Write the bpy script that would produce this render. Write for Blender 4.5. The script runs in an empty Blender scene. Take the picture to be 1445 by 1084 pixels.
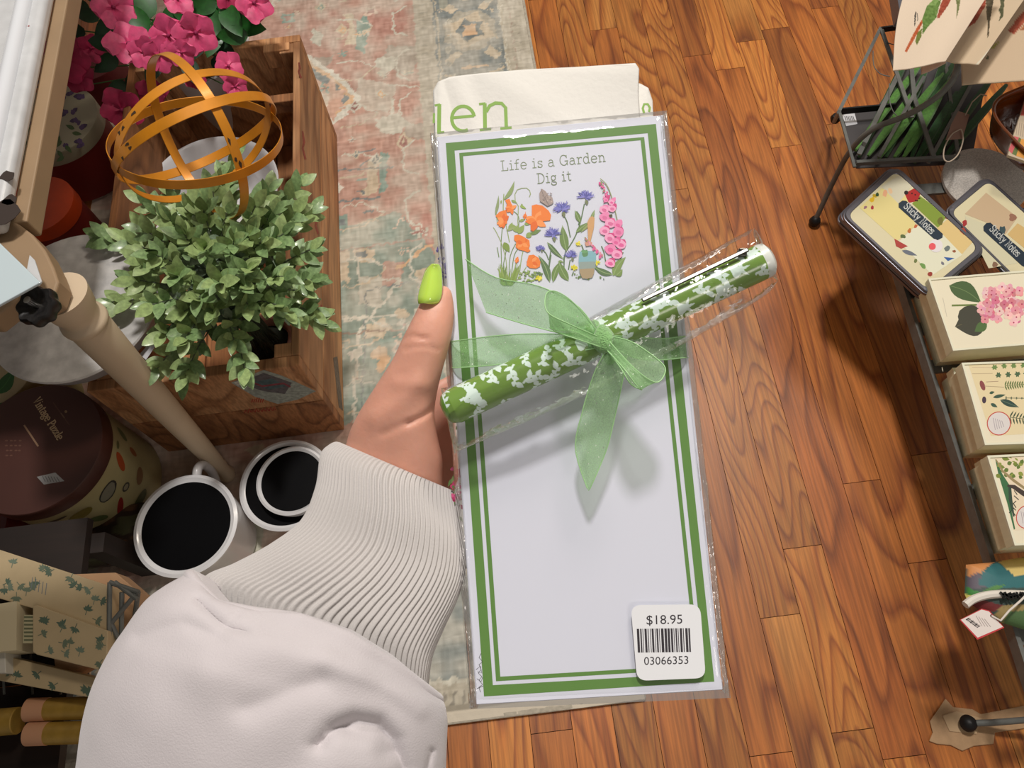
import bpy, bmesh, math, random
import numpy as np
from mathutils import Vector, Matrix, noise as mnoise
from mathutils.geometry import tessellate_polygon
random.seed(7); rnd = random.random
def ru(a, b): return a + (b - a) * random.random()
SC = bpy.context.scene; COL = SC.collection
# ------------------------------------------------------------------ camera, world, lights, exposure
FPX, H, TILT, ROLL = 1086.0, 1.32, math.radians(24.7), math.radians(7.2)
C0 = Vector((0, 0, H))
R0 = Vector((1, 0, 0)); U0 = Vector((0, math.cos(TILT), math.sin(TILT))); FW = Vector((0, math.sin(TILT), -math.cos(TILT)))
RT = R0 * math.cos(ROLL) - U0 * math.sin(ROLL); UP = R0 * math.sin(ROLL) + U0 * math.cos(ROLL)
cam_d = bpy.data.cameras.new('camera'); cam = bpy.data.objects.new('camera', cam_d); COL.objects.link(cam)
cam.matrix_world = Matrix(((RT.x, UP.x, -FW.x, 0), (RT.y, UP.y, -FW.y, 0), (RT.z, UP.z, -FW.z, H), (0, 0, 0, 1)))
cam_d.sensor_width = 36; cam_d.lens = 36 * FPX / 1445; cam_d.clip_start = 0.01; SC.camera = cam
SC.view_settings.view_transform = 'Standard'; SC.view_settings.look = 'None'; SC.view_settings.gamma = 1
SC.view_settings.use_curve_mapping = False
SC.view_settings.exposure = 0.0
W = bpy.data.worlds.new('room_ambience'); SC.world = W; W.use_nodes = True
W.node_tree.nodes['Background'].inputs[0].default_value = (1.0, 0.9, 0.8, 1)
W.node_tree.nodes['Background'].inputs[1].default_value = 0.26
def area(name, loc, target, size, power, col):
    d = bpy.data.lights.new(name, 'AREA'); d.shape = 'DISK'; d.size = size; d.energy = power; d.color = col
    o = bpy.data.objects.new(name, d); COL.objects.link(o); o.location = loc
    o.rotation_euler = (Vector(target) - Vector(loc)).to_track_quat('-Z', 'Y').to_euler(); return o
area('ceiling_lamp', (0.14, 1.50, 3.8), (0.2, 0.2, 0.6), 0.34, 82, (1.0, 0.95, 0.90))
area('ceiling_lamp_over_aisle', (1.1, 1.9, 3.2), (0.5, 0.5, 0), 0.5, 24, (1.0, 0.88, 0.74))
area('ceiling_lamp_behind_shopper', (0.9, -1.3, 2.6), (0.5, 0.5, 0), 0.6, 7, (1.0, 0.92, 0.84))

def ray(px, py): return RT * ((px - 722.5) / FPX) - UP * ((py - 542) / FPX) + FW
def P(px, py, z):
    d = ray(px, py); return C0 + d * ((z - H) / d.z)
def D(px, py, dep): return C0 + ray(px, py) * dep
def proj(p):
    v = p - C0; d = v.dot(FW); return 722.5 + FPX * v.dot(RT) / d, 542 - FPX * v.dot(UP) / d
def on_plane(px, py, o, n):
    d = ray(px, py); return C0 + d * ((o - C0).dot(n) / d.dot(n))

# ------------------------------------------------------------------ materials
def lin(c):
    r = []
    for v in c[:3]:
        v /= 255.0; r.append(v / 12.92 if v <= 0.04045 else ((v + 0.055) / 1.055) ** 2.4)
    return (*r, 1.0)
MATS = {}
def M(name, col=(128, 128, 128), rough=0.5, metal=0.0, var=None, bump=None, coat=0.0, attr=False, sheen=0.0, sss=0.0, spec=0.5, trans=0.0, alpha=1.0):
    """var=(scale, amount, stretch xyz) darkens/lightens by noise; bump=(scale, strength, dist)"""
    if name in MATS: return MATS[name]
    m = bpy.data.materials.new(name); m.use_nodes = True; nt = m.node_tree; N = nt.nodes; Lk = nt.links
    b = N['Principled BSDF']; b.inputs['Roughness'].default_value = rough; b.inputs['Metallic'].default_value = metal
    b.inputs['Coat Weight'].default_value = coat; b.inputs['Coat Roughness'].default_value = 0.15
    b.inputs['Sheen Weight'].default_value = sheen; b.inputs['Specular IOR Level'].default_value = spec
    b.inputs['Transmission Weight'].default_value = trans; b.inputs['Alpha'].default_value = alpha
    if sss: b.inputs['Subsurface Weight'].default_value = sss; b.inputs['Subsurface Radius'].default_value = (0.008, 0.003, 0.0015); b.inputs['Subsurface Scale'].default_value = 0.6
    src = None
    if attr:
        a = N.new('ShaderNodeAttribute'); a.attribute_name = 'Col'; src = a.outputs['Color']
    tc = N.new('ShaderNodeTexCoord')
    base = lin(col)
    if var:
        mp = N.new('ShaderNodeMapping'); mp.inputs['Scale'].default_value = var[2] if len(var) > 2 else (1, 1, 1)
        Lk.new(tc.outputs['Object'], mp.inputs['Vector'])
        nz = N.new('ShaderNodeTexNoise'); nz.inputs['Scale'].default_value = var[0]; nz.inputs['Detail'].default_value = 6
        Lk.new(mp.outputs[0], nz.inputs['Vector'])
        mr = N.new('ShaderNodeMapRange'); mr.inputs['From Min'].default_value = 0.3; mr.inputs['From Max'].default_value = 0.7
        mr.inputs['To Min'].default_value = 1 - var[1]; mr.inputs['To Max'].default_value = 1 + var[1] * 0.6
        Lk.new(nz.outputs['Fac'], mr.inputs['Value'])
        mx = N.new('ShaderNodeVectorMath'); mx.operation = 'SCALE'
        if src: Lk.new(src, mx.inputs[0])
        else: mx.inputs[0].default_value = base[:3]
        Lk.new(mr.outputs[0], mx.inputs['Scale']); src = mx.outputs[0]
    if src: Lk.new(src, b.inputs['Base Color'])
    else: b.inputs['Base Color'].default_value = base
    if bump:
        nb = N.new('ShaderNodeTexNoise'); nb.inputs['Scale'].default_value = bump[0]; nb.inputs['Detail'].default_value = 4
        Lk.new(tc.outputs['Object'], nb.inputs['Vector'])
        bp = N.new('ShaderNodeBump'); bp.inputs['Strength'].default_value = bump[1]; bp.inputs['Distance'].default_value = bump[2] if len(bump) > 2 else 0.001
        Lk.new(nb.outputs['Fac'], bp.inputs['Height']); Lk.new(bp.outputs[0], b.inputs['Normal'])
    MATS[name] = m; return m

def film_mat(name, tint=(1, 1, 1, 1), amount=0.06, rough=0.06, bscale=60, bstr=0.5):
    m = bpy.data.materials.new(name); m.use_nodes = True; nt = m.node_tree; N = nt.nodes; Lk = nt.links; N.clear()
    out = N.new('ShaderNodeOutputMaterial'); mix = N.new('ShaderNodeMixShader'); tr = N.new('ShaderNodeBsdfTransparent'); gl = N.new('ShaderNodeBsdfGlossy')
    tr.inputs[0].default_value = tint; gl.inputs['Roughness'].default_value = rough; gl.inputs['Color'].default_value = (1, 1, 1, 1)
    fr = N.new('ShaderNodeLayerWeight'); fr.inputs['Blend'].default_value = 0.25
    ad = N.new('ShaderNodeMath'); ad.operation = 'MULTIPLY_ADD'; ad.inputs[1].default_value = 0.6; ad.inputs[2].default_value = amount
    tc = N.new('ShaderNodeTexCoord'); nb = N.new('ShaderNodeTexNoise'); nb.inputs['Scale'].default_value = bscale; nb.inputs['Detail'].default_value = 3
    bp = N.new('ShaderNodeBump'); bp.inputs['Strength'].default_value = bstr; bp.inputs['Distance'].default_value = 0.002
    Lk.new(tc.outputs['Object'], nb.inputs['Vector']); Lk.new(nb.outputs['Fac'], bp.inputs['Height'])
    Lk.new(bp.outputs[0], gl.inputs['Normal']); Lk.new(bp.outputs[0], fr.inputs['Normal'])
    Lk.new(fr.outputs['Fresnel'], ad.inputs[0]); Lk.new(ad.outputs[0], mix.inputs[0]); Lk.new(tr.outputs[0], mix.inputs[1]); Lk.new(gl.outputs[0], mix.inputs[2])
    Lk.new(mix.outputs[0], out.inputs[0]); return m

def organza_mat():
    m = bpy.data.materials.new('organza'); m.use_nodes = True; nt = m.node_tree; N = nt.nodes; Lk = nt.links; N.clear()
    out = N.new('ShaderNodeOutputMaterial'); mix = N.new('ShaderNodeMixShader'); tr = N.new('ShaderNodeBsdfTransparent')
    pb = N.new('ShaderNodeBsdfPrincipled'); pb.inputs['Base Color'].default_value = lin((176, 218, 162)); pb.inputs['Roughness'].default_value = 0.35
    pb.inputs['Sheen Weight'].default_value = 0.4
    tr.inputs[0].default_value = lin((226, 243, 220))
    tl = N.new('ShaderNodeBsdfTranslucent'); tl.inputs[0].default_value = lin((170, 216, 156)); m2 = N.new('ShaderNodeMixShader'); m2.inputs[0].default_value = 0.35
    tc = N.new('ShaderNodeTexCoord'); vo = N.new('ShaderNodeTexVoronoi'); vo.inputs['Scale'].default_value = 3200
    cr = N.new('ShaderNodeMapRange'); cr.inputs['From Min'].default_value = 0.0; cr.inputs['From Max'].default_value = 1.0; cr.inputs['To Min'].default_value = 0.30; cr.inputs['To Max'].default_value = 0.60
    Lk.new(tc.outputs['Object'], vo.inputs['Vector']); Lk.new(vo.outputs['Color'], cr.inputs['Value'])
    gt = N.new('ShaderNodeMath'); gt.operation = 'GREATER_THAN'; gt.inputs[1].default_value = 0.925; Lk.new(vo.outputs['Color'], gt.inputs[0])
    gl = N.new('ShaderNodeBsdfDiffuse'); gl.inputs['Color'].default_value = (0.93, 1, 0.88, 1)  # sparkle glints painted in as pale diffuse flecks
    nb = N.new('ShaderNodeTexNoise'); nb.inputs['Scale'].default_value = 900; bp = N.new('ShaderNodeBump'); bp.inputs['Strength'].default_value = 1; bp.inputs['Distance'].default_value = 0.004
    Lk.new(tc.outputs['Object'], nb.inputs['Vector']); Lk.new(nb.outputs['Fac'], bp.inputs['Height']); Lk.new(bp.outputs[0], gl.inputs['Normal'])
    m3 = N.new('ShaderNodeMixShader')
    Lk.new(cr.outputs[0], mix.inputs[0]); Lk.new(tr.outputs[0], mix.inputs[1]); Lk.new(pb.outputs[0], m2.inputs[1]); Lk.new(tl.outputs[0], m2.inputs[2])
    Lk.new(m2.outputs[0], mix.inputs[2]); Lk.new(gt.outputs[0], m3.inputs[0]); Lk.new(mix.outputs[0], m3.inputs[1]); Lk.new(gl.outputs[0], m3.inputs[2])
    Lk.new(m3.outputs[0], out.inputs[0]); return m

def oak_mat(name, light, mid, dark, rough=0.42, rings=20.0, rndtint=0.30, coat=0.06):
    m = bpy.data.materials.new(name); m.use_nodes = True; nt = m.node_tree; N = nt.nodes; Lk = nt.links; b = N['Principled BSDF']
    geo = N.new('ShaderNodeNewGeometry'); oi = N.new('ShaderNodeObjectInfo')
    off = N.new('ShaderNodeVectorMath'); off.operation = 'SCALE'; off.inputs[0].default_value = (37.0, 91.0, 53.0); Lk.new(oi.outputs['Random'], off.inputs['Scale'])
    ad = N.new('ShaderNodeVectorMath'); ad.operation = 'ADD'; Lk.new(geo.outputs['Position'], ad.inputs[0]); Lk.new(off.outputs[0], ad.inputs[1])
    mp = N.new('ShaderNodeMapping'); mp.inputs['Scale'].default_value = (11, 1.7, 5); Lk.new(ad.outputs[0], mp.inputs['Vector'])
    n1 = N.new('ShaderNodeTexNoise'); n1.inputs['Scale'].default_value = 1.0; n1.inputs['Detail'].default_value = 1.2; n1.inputs['Roughness'].default_value = 0.35; Lk.new(mp.outputs[0], n1.inputs['Vector'])
    mu = N.new('ShaderNodeMath'); mu.operation = 'MULTIPLY'; mu.inputs[1].default_value = rings; Lk.new(n1.outputs['Fac'], mu.inputs[0])
    fr = N.new('ShaderNodeMath'); fr.operation = 'FRACT'; Lk.new(mu.outputs[0], fr.inputs[0])
    r1 = N.new('ShaderNodeValToRGB'); e = r1.color_ramp.elements
    e[0].position = 0.0; e[0].color = lin(light); e[1].position = 1.0; e[1].color = lin(light)
    for p, c in ((0.30, light), (0.62, mid), (0.85, dark)):
        q = e.new(p); q.color = lin(c)
    Lk.new(fr.outputs[0], r1.inputs[0])
    mp2 = N.new('ShaderNodeMapping'); mp2.inputs['Scale'].default_value = (260, 9, 60); Lk.new(ad.outputs[0], mp2.inputs['Vector'])
    n2 = N.new('ShaderNodeTexNoise'); n2.inputs['Scale'].default_value = 1.0; n2.inputs['Detail'].default_value = 3; Lk.new(mp2.outputs[0], n2.inputs['Vector'])
    mr = N.new('ShaderNodeMapRange'); mr.inputs['From Min'].default_value = 0.35; mr.inputs['From Max'].default_value = 0.65; mr.inputs['To Min'].default_value = 0.72; mr.inputs['To Max'].default_value = 1.12
    Lk.new(n2.outputs['Fac'], mr.inputs['Value'])
    mt = N.new('ShaderNodeMapRange'); mt.inputs['To Min'].default_value = 1 - rndtint; mt.inputs['To Max'].default_value = 1 + rndtint * 0.5; Lk.new(oi.outputs['Random'], mt.inputs['Value'])
    n3 = N.new('ShaderNodeTexNoise'); n3.inputs['Scale'].default_value = 3.2; n3.inputs['Detail'].default_value = 4; Lk.new(ad.outputs[0], n3.inputs['Vector'])
    m3 = N.new('ShaderNodeMapRange'); m3.inputs['From Min'].default_value = 0.3; m3.inputs['From Max'].default_value = 0.7; m3.inputs['To Min'].default_value = 0.78; m3.inputs['To Max'].default_value = 1.1; Lk.new(n3.outputs['Fac'], m3.inputs['Value'])
    k = N.new('ShaderNodeMath'); k.operation = 'MULTIPLY'; Lk.new(mr.outputs[0], k.inputs[0]); Lk.new(mt.outputs[0], k.inputs[1])
    k2 = N.new('ShaderNodeMath'); k2.operation = 'MULTIPLY'; Lk.new(k.outputs[0], k2.inputs[0]); Lk.new(m3.outputs[0], k2.inputs[1])
    sc = N.new('ShaderNodeVectorMath'); sc.operation = 'SCALE'; Lk.new(r1.outputs[0], sc.inputs[0]); Lk.new(k2.outputs[0], sc.inputs['Scale'])
    Lk.new(sc.outputs[0], b.inputs['Base Color']); b.inputs['Roughness'].default_value = rough; b.inputs['Coat Weight'].default_value = coat; b.inputs['Coat Roughness'].default_value = 0.25
    bp = N.new('ShaderNodeBump'); bp.inputs['Strength'].default_value = 0.25; bp.inputs['Distance'].default_value = 0.0006; Lk.new(n2.outputs['Fac'], bp.inputs['Height']); Lk.new(bp.outputs[0], b.inputs['Normal'])
    return m

# ------------------------------------------------------------------ objects
WL = {}
def tag(o, label=None, cat=None, group=None, kind=None):
    if label: o['label'] = label
    if cat: o['category'] = cat
    if group: o['group'] = group
    if kind: o['kind'] = kind
    return o
def empty(name, loc, label, cat, group=None):
    o = bpy.data.objects.new(name, None); COL.objects.link(o); o.location = loc; WL[o.name] = Vector(loc); o.empty_display_size = 0.02
    return tag(o, label, cat, group)
def mk(name, V, Fc, mat, parent=None, smooth=True, cols=None, vcols=None, mods=None, origin=None):
    """one mesh object from world-space vertices"""
    V = [Vector(v) for v in V]
    if parent is not None: org = WL[parent.name]
    elif origin is not None: org = Vector(origin)
    else:
        xs = [v.x for v in V]; ys = [v.y for v in V]; org = Vector(((min(xs) + max(xs)) / 2, (min(ys) + max(ys)) / 2, min(v.z for v in V)))
    me = bpy.data.meshes.new(name); me.from_pydata([v - org for v in V], [], Fc)
    if smooth: me.polygons.foreach_set('use_smooth', [True] * len(me.polygons))
    if cols is not None:
        at = me.color_attributes.new('Col', 'FLOAT_COLOR', 'CORNER'); buf = []
        for p, c in zip(me.polygons, cols): buf += list(c) * p.loop_total
        at.data.foreach_set('color', buf)
    if vcols is not None:
        at = me.color_attributes.new('Col', 'FLOAT_COLOR', 'POINT'); at.data.foreach_set('color', np.asarray(vcols, dtype=np.float32).ravel())
    if smooth and len(V) < 20000: me.set_sharp_from_angle(angle=0.75)
    me.materials.append(mat); o = bpy.data.objects.new(name, me); COL.objects.link(o)
    if parent is not None: o.parent = parent; WL[o.name] = WL[parent.name].copy()
    else: o.location = org; WL[o.name] = org.copy()
    for md in mods or []:
        if md[0] == 'SUB': x = o.modifiers.new('s', 'SUBSURF'); x.levels = x.render_levels = md[1]
        if md[0] == 'BEV': x = o.modifiers.new('b', 'BEVEL'); x.width = md[1]; x.segments = md[2] if len(md) > 2 else 2; x.limit_method = 'ANGLE'; x.angle_limit = 0.6
        if md[0] == 'SOL': x = o.modifiers.new('t', 'SOLIDIFY'); x.thickness = md[1]; x.offset = 0
    return o
def join(*parts):
    V = []; Fc = []
    for v, f in parts:
        n = len(V); V += list(v); Fc += [tuple(i + n for i in q) for q in f]
    return V, Fc
def prism(bot, top):
    n = len(bot); V = list(bot) + list(top)
    Fc = [tuple(range(n))[::-1], tuple(range(n, 2 * n))] + [(i, (i + 1) % n, n + (i + 1) % n, n + i) for i in range(n)]
    return V, Fc
def box(c, s, yaw=0.0):
    ca, sa = math.cos(yaw), math.sin(yaw); q = []
    for dx, dy in ((-1, -1), (1, -1), (1, 1), (-1, 1)):
        x, y = dx * s[0] / 2, dy * s[1] / 2; q.append((c[0] + x * ca - y * sa, c[1] + x * sa + y * ca))
    return prism([Vector((x, y, c[2] - s[2] / 2)) for x, y in q], [Vector((x, y, c[2] + s[2] / 2)) for x, y in q])
def frame_of(t):
    t = t.normalized(); a = Vector((0, 0, 1)) if abs(t.z) < 0.9 else Vector((1, 0, 0)); u = t.cross(a).normalized(); return u, u.cross(t).normalized()
def tube(pts, r, n=10, closed=False, caps=True):
    pts = [Vector(p) for p in pts]; rr = r if isinstance(r, (list, tuple)) else [r] * len(pts); V = []; Fc = []; m = len(pts); u = None
    for i, p in enumerate(pts):
        a = pts[(i - 1) % m] if closed or i > 0 else p; b = pts[(i + 1) % m] if closed or i < m - 1 else p
        t = (b - a).normalized()
        if u is None: u, w = frame_of(t)
        else: u = (u - t * u.dot(t)).normalized(); w = t.cross(u)
        w = t.cross(u)
        for k in range(n):
            an = 2 * math.pi * k / n; V.append(p + (u * math.cos(an) + w * math.sin(an)) * rr[i])
    for i in range(m if closed else m - 1):
        for k in range(n):
            a = i * n + k; b = i * n + (k + 1) % n; c = ((i + 1) % m) * n + (k + 1) % n; d = ((i + 1) % m) * n + k; Fc.append((a, b, c, d))
    if caps and not closed: Fc.append(tuple(range(n))[::-1]); Fc.append(tuple((m - 1) * n + k for k in range(n)))
    return V, Fc
def spline(pts, n):
    """Catmull-Rom resample of tuples"""
    a = np.array(pts, float); m = len(a); out = []
    for j in range(n):
        s = j / (n - 1) * (m - 1); i = min(int(s), m - 2); t = s - i
        p0 = a[max(i - 1, 0)]; p1 = a[i]; p2 = a[i + 1]; p3 = a[min(i + 2, m - 1)]
        out.append(0.5 * ((2 * p1) + (-p0 + p2) * t + (2 * p0 - 5 * p1 + 4 * p2 - p3) * t * t + (-p0 + 3 * p1 - 3 * p2 + p3) * t ** 3))
    return out
def lathe(c, prof, n=48, axis=Vector((0, 0, 1)), sx=1.0, sy=1.0):
    """prof = [(r, h)...] along axis from c"""
    u, w = frame_of(axis); ax = axis.normalized(); V = []; Fc = []; c = Vector(c)
    for r, h in prof:
        for k in range(n):
            an = 2 * math.pi * k / n; V.append(c + ax * h + u * (math.cos(an) * r * sx) + w * (math.sin(an) * r * sy))
    for i in range(len(prof) - 1):
        for k in range(n): Fc.append((i * n + k, i * n + (k + 1) % n, (i + 1) * n + (k + 1) % n, (i + 1) * n + k))
    if prof[0][0] > 1e-4: Fc.append(tuple(range(n))[::-1])
    if prof[-1][0] > 1e-4: Fc.append(tuple((len(prof) - 1) * n + k for k in range(n)))
    return V, Fc
def bar(a, b, w, h):
    """flat bar between two points: width w across (horizontal), height h"""
    a, b = Vector(a), Vector(b); t = (b - a).normalized(); s = t.cross(Vector((0, 0, 1)))
    s = s.normalized() if s.length > 1e-3 else Vector((1, 0, 0)); q = s.cross(t).normalized()
    R = [s * (w / 2) * i + q * (h / 2) * j for i, j in ((-1, -1), (1, -1), (1, 1), (-1, 1))]
    return prism([a + r for r in R], [b + r for r in R])

# ------------------------------------------------------------------ print (thin ink shapes on real surfaces)
INK = M('printed_ink', attr=True, rough=0.55)
INKG = M('glossy_printed_ink', attr=True, rough=0.3)
class Print:
    def __init__(s, o, n, step=4e-5, off=8e-5):
        s.o = Vector(o); s.n = Vector(n).normalized()
        if s.n.dot(FW) > 0: s.n = -s.n
        s.V = []; s.F = []; s.C = []; s.lay = 0; s.step = step; s.off = off
    def poly(s, pts, col, z=None):
        if len(pts) < 3: return
        s.lay += 1; h = s.off + (s.lay * 4e-7 if z is None else 1.1e-5 * z)
        q = [on_plane(x, y, s.o, s.n) + s.n * h for x, y in pts]
        a = sum(pts[i - 1][0] * pts[i][1] - pts[i][0] * pts[i - 1][1] for i in range(len(pts)))
        if abs(a) < 1e-6: return
        base = len(s.V); s.V += q
        for t in tessellate_polygon([[Vector((x, y, 0)) for x, y in pts]]):
            s.F.append(tuple(base + i for i in t)); s.C.append(lin(col))
    def line(s, pts, w, col, z=None):
        n = len(pts)
        if n < 2: return
        ws = w if isinstance(w, (list, tuple)) else [w] * n; A = []; B = []
        for i, p in enumerate(pts):
            a = pts[max(i - 1, 0)]; b = pts[min(i + 1, n - 1)]; dx, dy = b[0] - a[0], b[1] - a[1]; l = math.hypot(dx, dy) or 1; nx, ny = -dy / l * ws[i] / 2, dx / l * ws[i] / 2
            A.append((p[0] + nx, p[1] + ny)); B.append((p[0] - nx, p[1] - ny))
        for i in range(n - 1): s.poly([A[i], A[i + 1], B[i + 1], B[i]], col, z)
    def dot(s, x, y, r, col, ry=None, rot=0, n=12, jag=0, z=None):
        ry = ry or r; pts = []
        for k in range(n):
            a = 2 * math.pi * k / n; q = 1 + ru(-jag, jag); u, v = math.cos(a) * r * q, math.sin(a) * ry * q
            pts.append((x + u * math.cos(rot) - v * math.sin(rot), y + u * math.sin(rot) + v * math.cos(rot)))
        s.poly(pts, col, z)
    def leaf(s, x0, y0, x1, y1, w, col, bend=0.0, z=None, vein=None):
        dx, dy = x1 - x0, y1 - y0; l = math.hypot(dx, dy) or 1; nx, ny = -dy / l, dx / l; A = []; B = []
        for i in range(9):
            t = i / 8; b = math.sin(math.pi * t) * bend; h = math.sin(math.pi * t ** 0.8) * w / 2; cx, cy = x0 + dx * t + nx * b, y0 + dy * t + ny * b
            A.append((cx + nx * h, cy + ny * h)); B.append((cx - nx * h, cy - ny * h))
        s.poly(A + B[1:-1][::-1], col, z)
        if vein: s.line([((a[0] + b[0]) / 2, (a[1] + b[1]) / 2) for a, b in zip(A, B)], 0.9, vein, z)
    def text(s, txt, x, y, dx, dy, h, col, w=0.11, track=0.12, up=None, z=None, scale_x=1.0):
        """slab-serif stroke lettering; (x,y) start of baseline, (dx,dy) unit direction, h cap height in px"""
        ux, uy = (dy, -dx) if up is None else up; cx = 0
        for ch in txt:
            if ch == ' ': cx += 0.42; continue
            wd, strokes = GLYPH[ch]
            for st in strokes:
                s.line([(x + dx * (cx + p[0]) * h * scale_x + ux * p[1] * h, y + dy * (cx + p[0]) * h * scale_x + uy * p[1] * h) for p in st], w * h, col, z)
            cx += wd + track
        return cx
    def font(s, txt, x, y, dx, dy, h, col, z=None, width=None):
        cu = bpy.data.curves.new('t', 'FONT'); cu.body = txt; cu.resolution_u = 3; ob = bpy.data.objects.new('t', cu); me = bpy.data.meshes.new_from_object(ob)
        ux, uy = dy, -dx; mx = max(v.co.x for v in me.vertices); k = h / 0.69; kx = k if width is None else width / mx
        hh = s.off + (s.lay * 4e-7 if z is None else 1.1e-5 * z); base = len(s.V)
        for v in me.vertices:
            X, Y = x + dx * v.co.x * kx + ux * v.co.y * k, y + dy * v.co.x * kx + uy * v.co.y * k; s.V.append(on_plane(X, Y, s.o, s.n) + s.n * hh)
        for p in me.polygons: s.F.append(tuple(base + i for i in p.vertices)); s.C.append(lin(col))
        bpy.data.objects.remove(ob); bpy.data.meshes.remove(me)
    def done(s, name, parent, mat=None): return mk(name, s.V, s.F, mat or INK, parent, smooth=False, cols=s.C)
def arc(cx, cy, rx, ry, a0, a1, n=12):
    return [(cx + rx * math.cos(math.radians(a0 + (a1 - a0) * i / n)), cy + ry * math.sin(math.radians(a0 + (a1 - a0) * i / n))) for i in range(n + 1)]
X = 0.66
GLYPH = {
 'L': (0.68, [[(.18, 0), (.18, 1)], [(0, 0.02), (.66, 0.02)], [(.64, 0), (.64, .28)], [(0, .98), (.38, .98)]]),
 'i': (0.40, [[(.2, 0), (.2, X)], [(.02, X - .02), (.22, X - .02)], [(0, .03), (.4, .03)], [(.13, .9), (.27, .9)]]),
 'f': (0.46, [[(.18, 0), (.18, .78)] + arc(.38, .78, .2, .2, 180, 60, 6), [(0, X - .02), (.4, X - .02)], [(0, .03), (.38, .03)]]),
 'e': (0.58, [[(.03, .35), (.56, .35)] + arc(.29, .33, .27, .33, 5, 320, 18)]),
 's': (0.48, [[(.43, X), (.43, .48)], arc(.23, .49, .18, .15, 20, 200, 8) + [(.1, .40), (.38, .29)] + arc(.24, .17, .19, .16, 40, -170, 10), [(.03, 0), (.03, .2)]]),
 'a': (0.60, [arc(.27, .46, .19, .19, 160, 0, 8) + [(.46, .1), (.52, .03), (.6, .03)], [(.46, .38)] + arc(.23, .2, .2, .19, 80, 300, 10) + [(.46, .14)]]),
 'G': (0.80, [arc(.38, .5, .36, .49, 40, 330, 22), [(.70, 0.0), (.70, .42)], [(.46, .42), (.8, .42)], [(.66, .7), (.66, .98)]]),
 'r': (0.50, [[(.16, 0), (.16, X)], [(0, X - .02), (.18, X - .02)], [(0, .03), (.34, .03)], [(.16, .42)] + arc(.38, .4, .2, .24, 150, 50, 6)]),
 'd': (0.64, [[(.5, 0), (.5, 1)], [(.34, .98), (.5, .98)], [(.5, .03), (.64, .03)], arc(.26, .33, .24, .33, 30, 330, 16)]),
 'n': (0.68, [[(.14, 0), (.14, X)], [(0, X - .02), (.16, X - .02)], [(0, .03), (.28, .03)], [(.14, .42)] + arc(.34, .42, .19, .22, 150, 0, 8) + [(.53, 0)], [(.4, .03), (.68, .03)]]),
 'D': (0.78, [[(.16, 0), (.16, 1)], [(0, .98), (.3, .98)] + arc(.3, .5, .44, .48, 90, -90, 14) + [(0, .02)]]),
 'g': (0.60, [arc(.26, .42, .21, .23, 0, 360, 16), [(.42, .6), (.56, .66)], [(.14, .22), (.08, .12), (.2, .04), (.44, .02)] + arc(.28, -.12, .26, .15, 40, -220, 14)]),
 't': (0.46, [[(.18, .9), (.18, .14)] + arc(.3, .14, .12, .12, 180, 330, 6), [(0, X - .02), (.4, X - .02)]]),
 'V': (0.80, [[(.12, 1), (.4, 0), (.68, 1)], [(0, .98), (.26, .98)], [(.54, .98), (.8, .98)]]),
 'P': (0.68, [[(.16, 0), (.16, 1)], [(0, .03), (.36, .03)], [(0, .98), (.36, .98)] + arc(.36, .73, .26, .25, 90, -90, 10) + [(.16, .48)]]),
 'u': (0.66, [[(0, X - .02), (.13, X - .02), (.13, .2)] + arc(.3, .2, .18, .19, 180, 330, 8) + [(.5, .2)], [(.36, X - .02), (.5, X - .02), (.5, .03), (.64, .03)]]),
 'z': (0.50, [[(.04, .45), (.04, X - .02), (.45, X - .02), (.05, .03), (.47, .03), (.47, .2)]]),
 'l': (0.36, [[(.02, .98), (.18, .98), (.18, 0)], [(0, .03), (.36, .03)]]),
 'S': (0.60, [[(.54, 1), (.54, .74)], arc(.29, .74, .24, .24, 20, 210, 10) + [(.2, .55), (.42, .45)] + arc(.3, .26, .25, .25, 40, -170, 12), [(.03, 0), (.03, .28)]]),
 'c': (0.52, [arc(.28, .33, .25, .33, 45, 320, 16), [(.47, X), (.47, .46)]]),
 'k': (0.62, [[(.02, .98), (.16, .98), (.16, 0)], [(0, .03), (.3, .03)], [(.16, .24), (.48, X - .02)], [(.28, .36), (.54, .03)], [(.38, X - .02), (.6, X - .02)], [(.42, .03), (.62, .03)]]),
 'y': (0.62, [[(.1, X - .02), (.33, .05)], [(.54, X - .02), (.26, -.2), (.08, -.26)], [(0, X - .02), (.22, X - .02)], [(.42, X - .02), (.64, X - .02)]]),
 'N': (0.80, [[(.16, 0), (.16, 1), (.62, 0), (.62, 1)], [(0, .03), (.32, .03)], [(0, .98), (.2, .98)], [(.48, .98), (.78, .98)]]),
 'o': (0.56, [arc(.27, .33, .25, .33, 0, 360, 20)]),
}
def smudge(c, k=18): return tuple(max(0, min(255, v + ru(-k, k))) for v in c)

# ================================================================== SETTING: floor of oak planks
PW = 0.0655; XS = 0.288 - PW * 24
subfloor = mk('floor', *box((0.1, 0.9, -0.03), (3.4, 3.2, 0.02)), M('subfloor', (38, 20, 10), 0.9), smooth=False); tag(subfloor, kind='structure')
OAKS = [oak_mat('red_oak_honey', (202, 128, 56), (192, 116, 48), (154, 84, 34)), oak_mat('red_oak_amber', (192, 114, 48), (180, 104, 42), (146, 76, 28), rings=9),
        oak_mat('red_oak_dark', (176, 100, 42), (164, 90, 36), (128, 66, 24), rings=15), oak_mat('red_oak_pale', (220, 146, 70), (204, 124, 52), (148, 80, 34), rings=6.5)]
joints = {}
for px, py in ((1130, 204), (1222, 679), (1140, 771), (1205, 1031), (1280, 1068), (970, 266), (1152, 12), (1310, 640), (1090, 1064), (1040, 60), (860, 40), (1395, 560), (800, 1030)):
    w = P(px, py, 0); joints.setdefault(int((w.x - XS) // PW), []).append(w.y)
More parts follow.
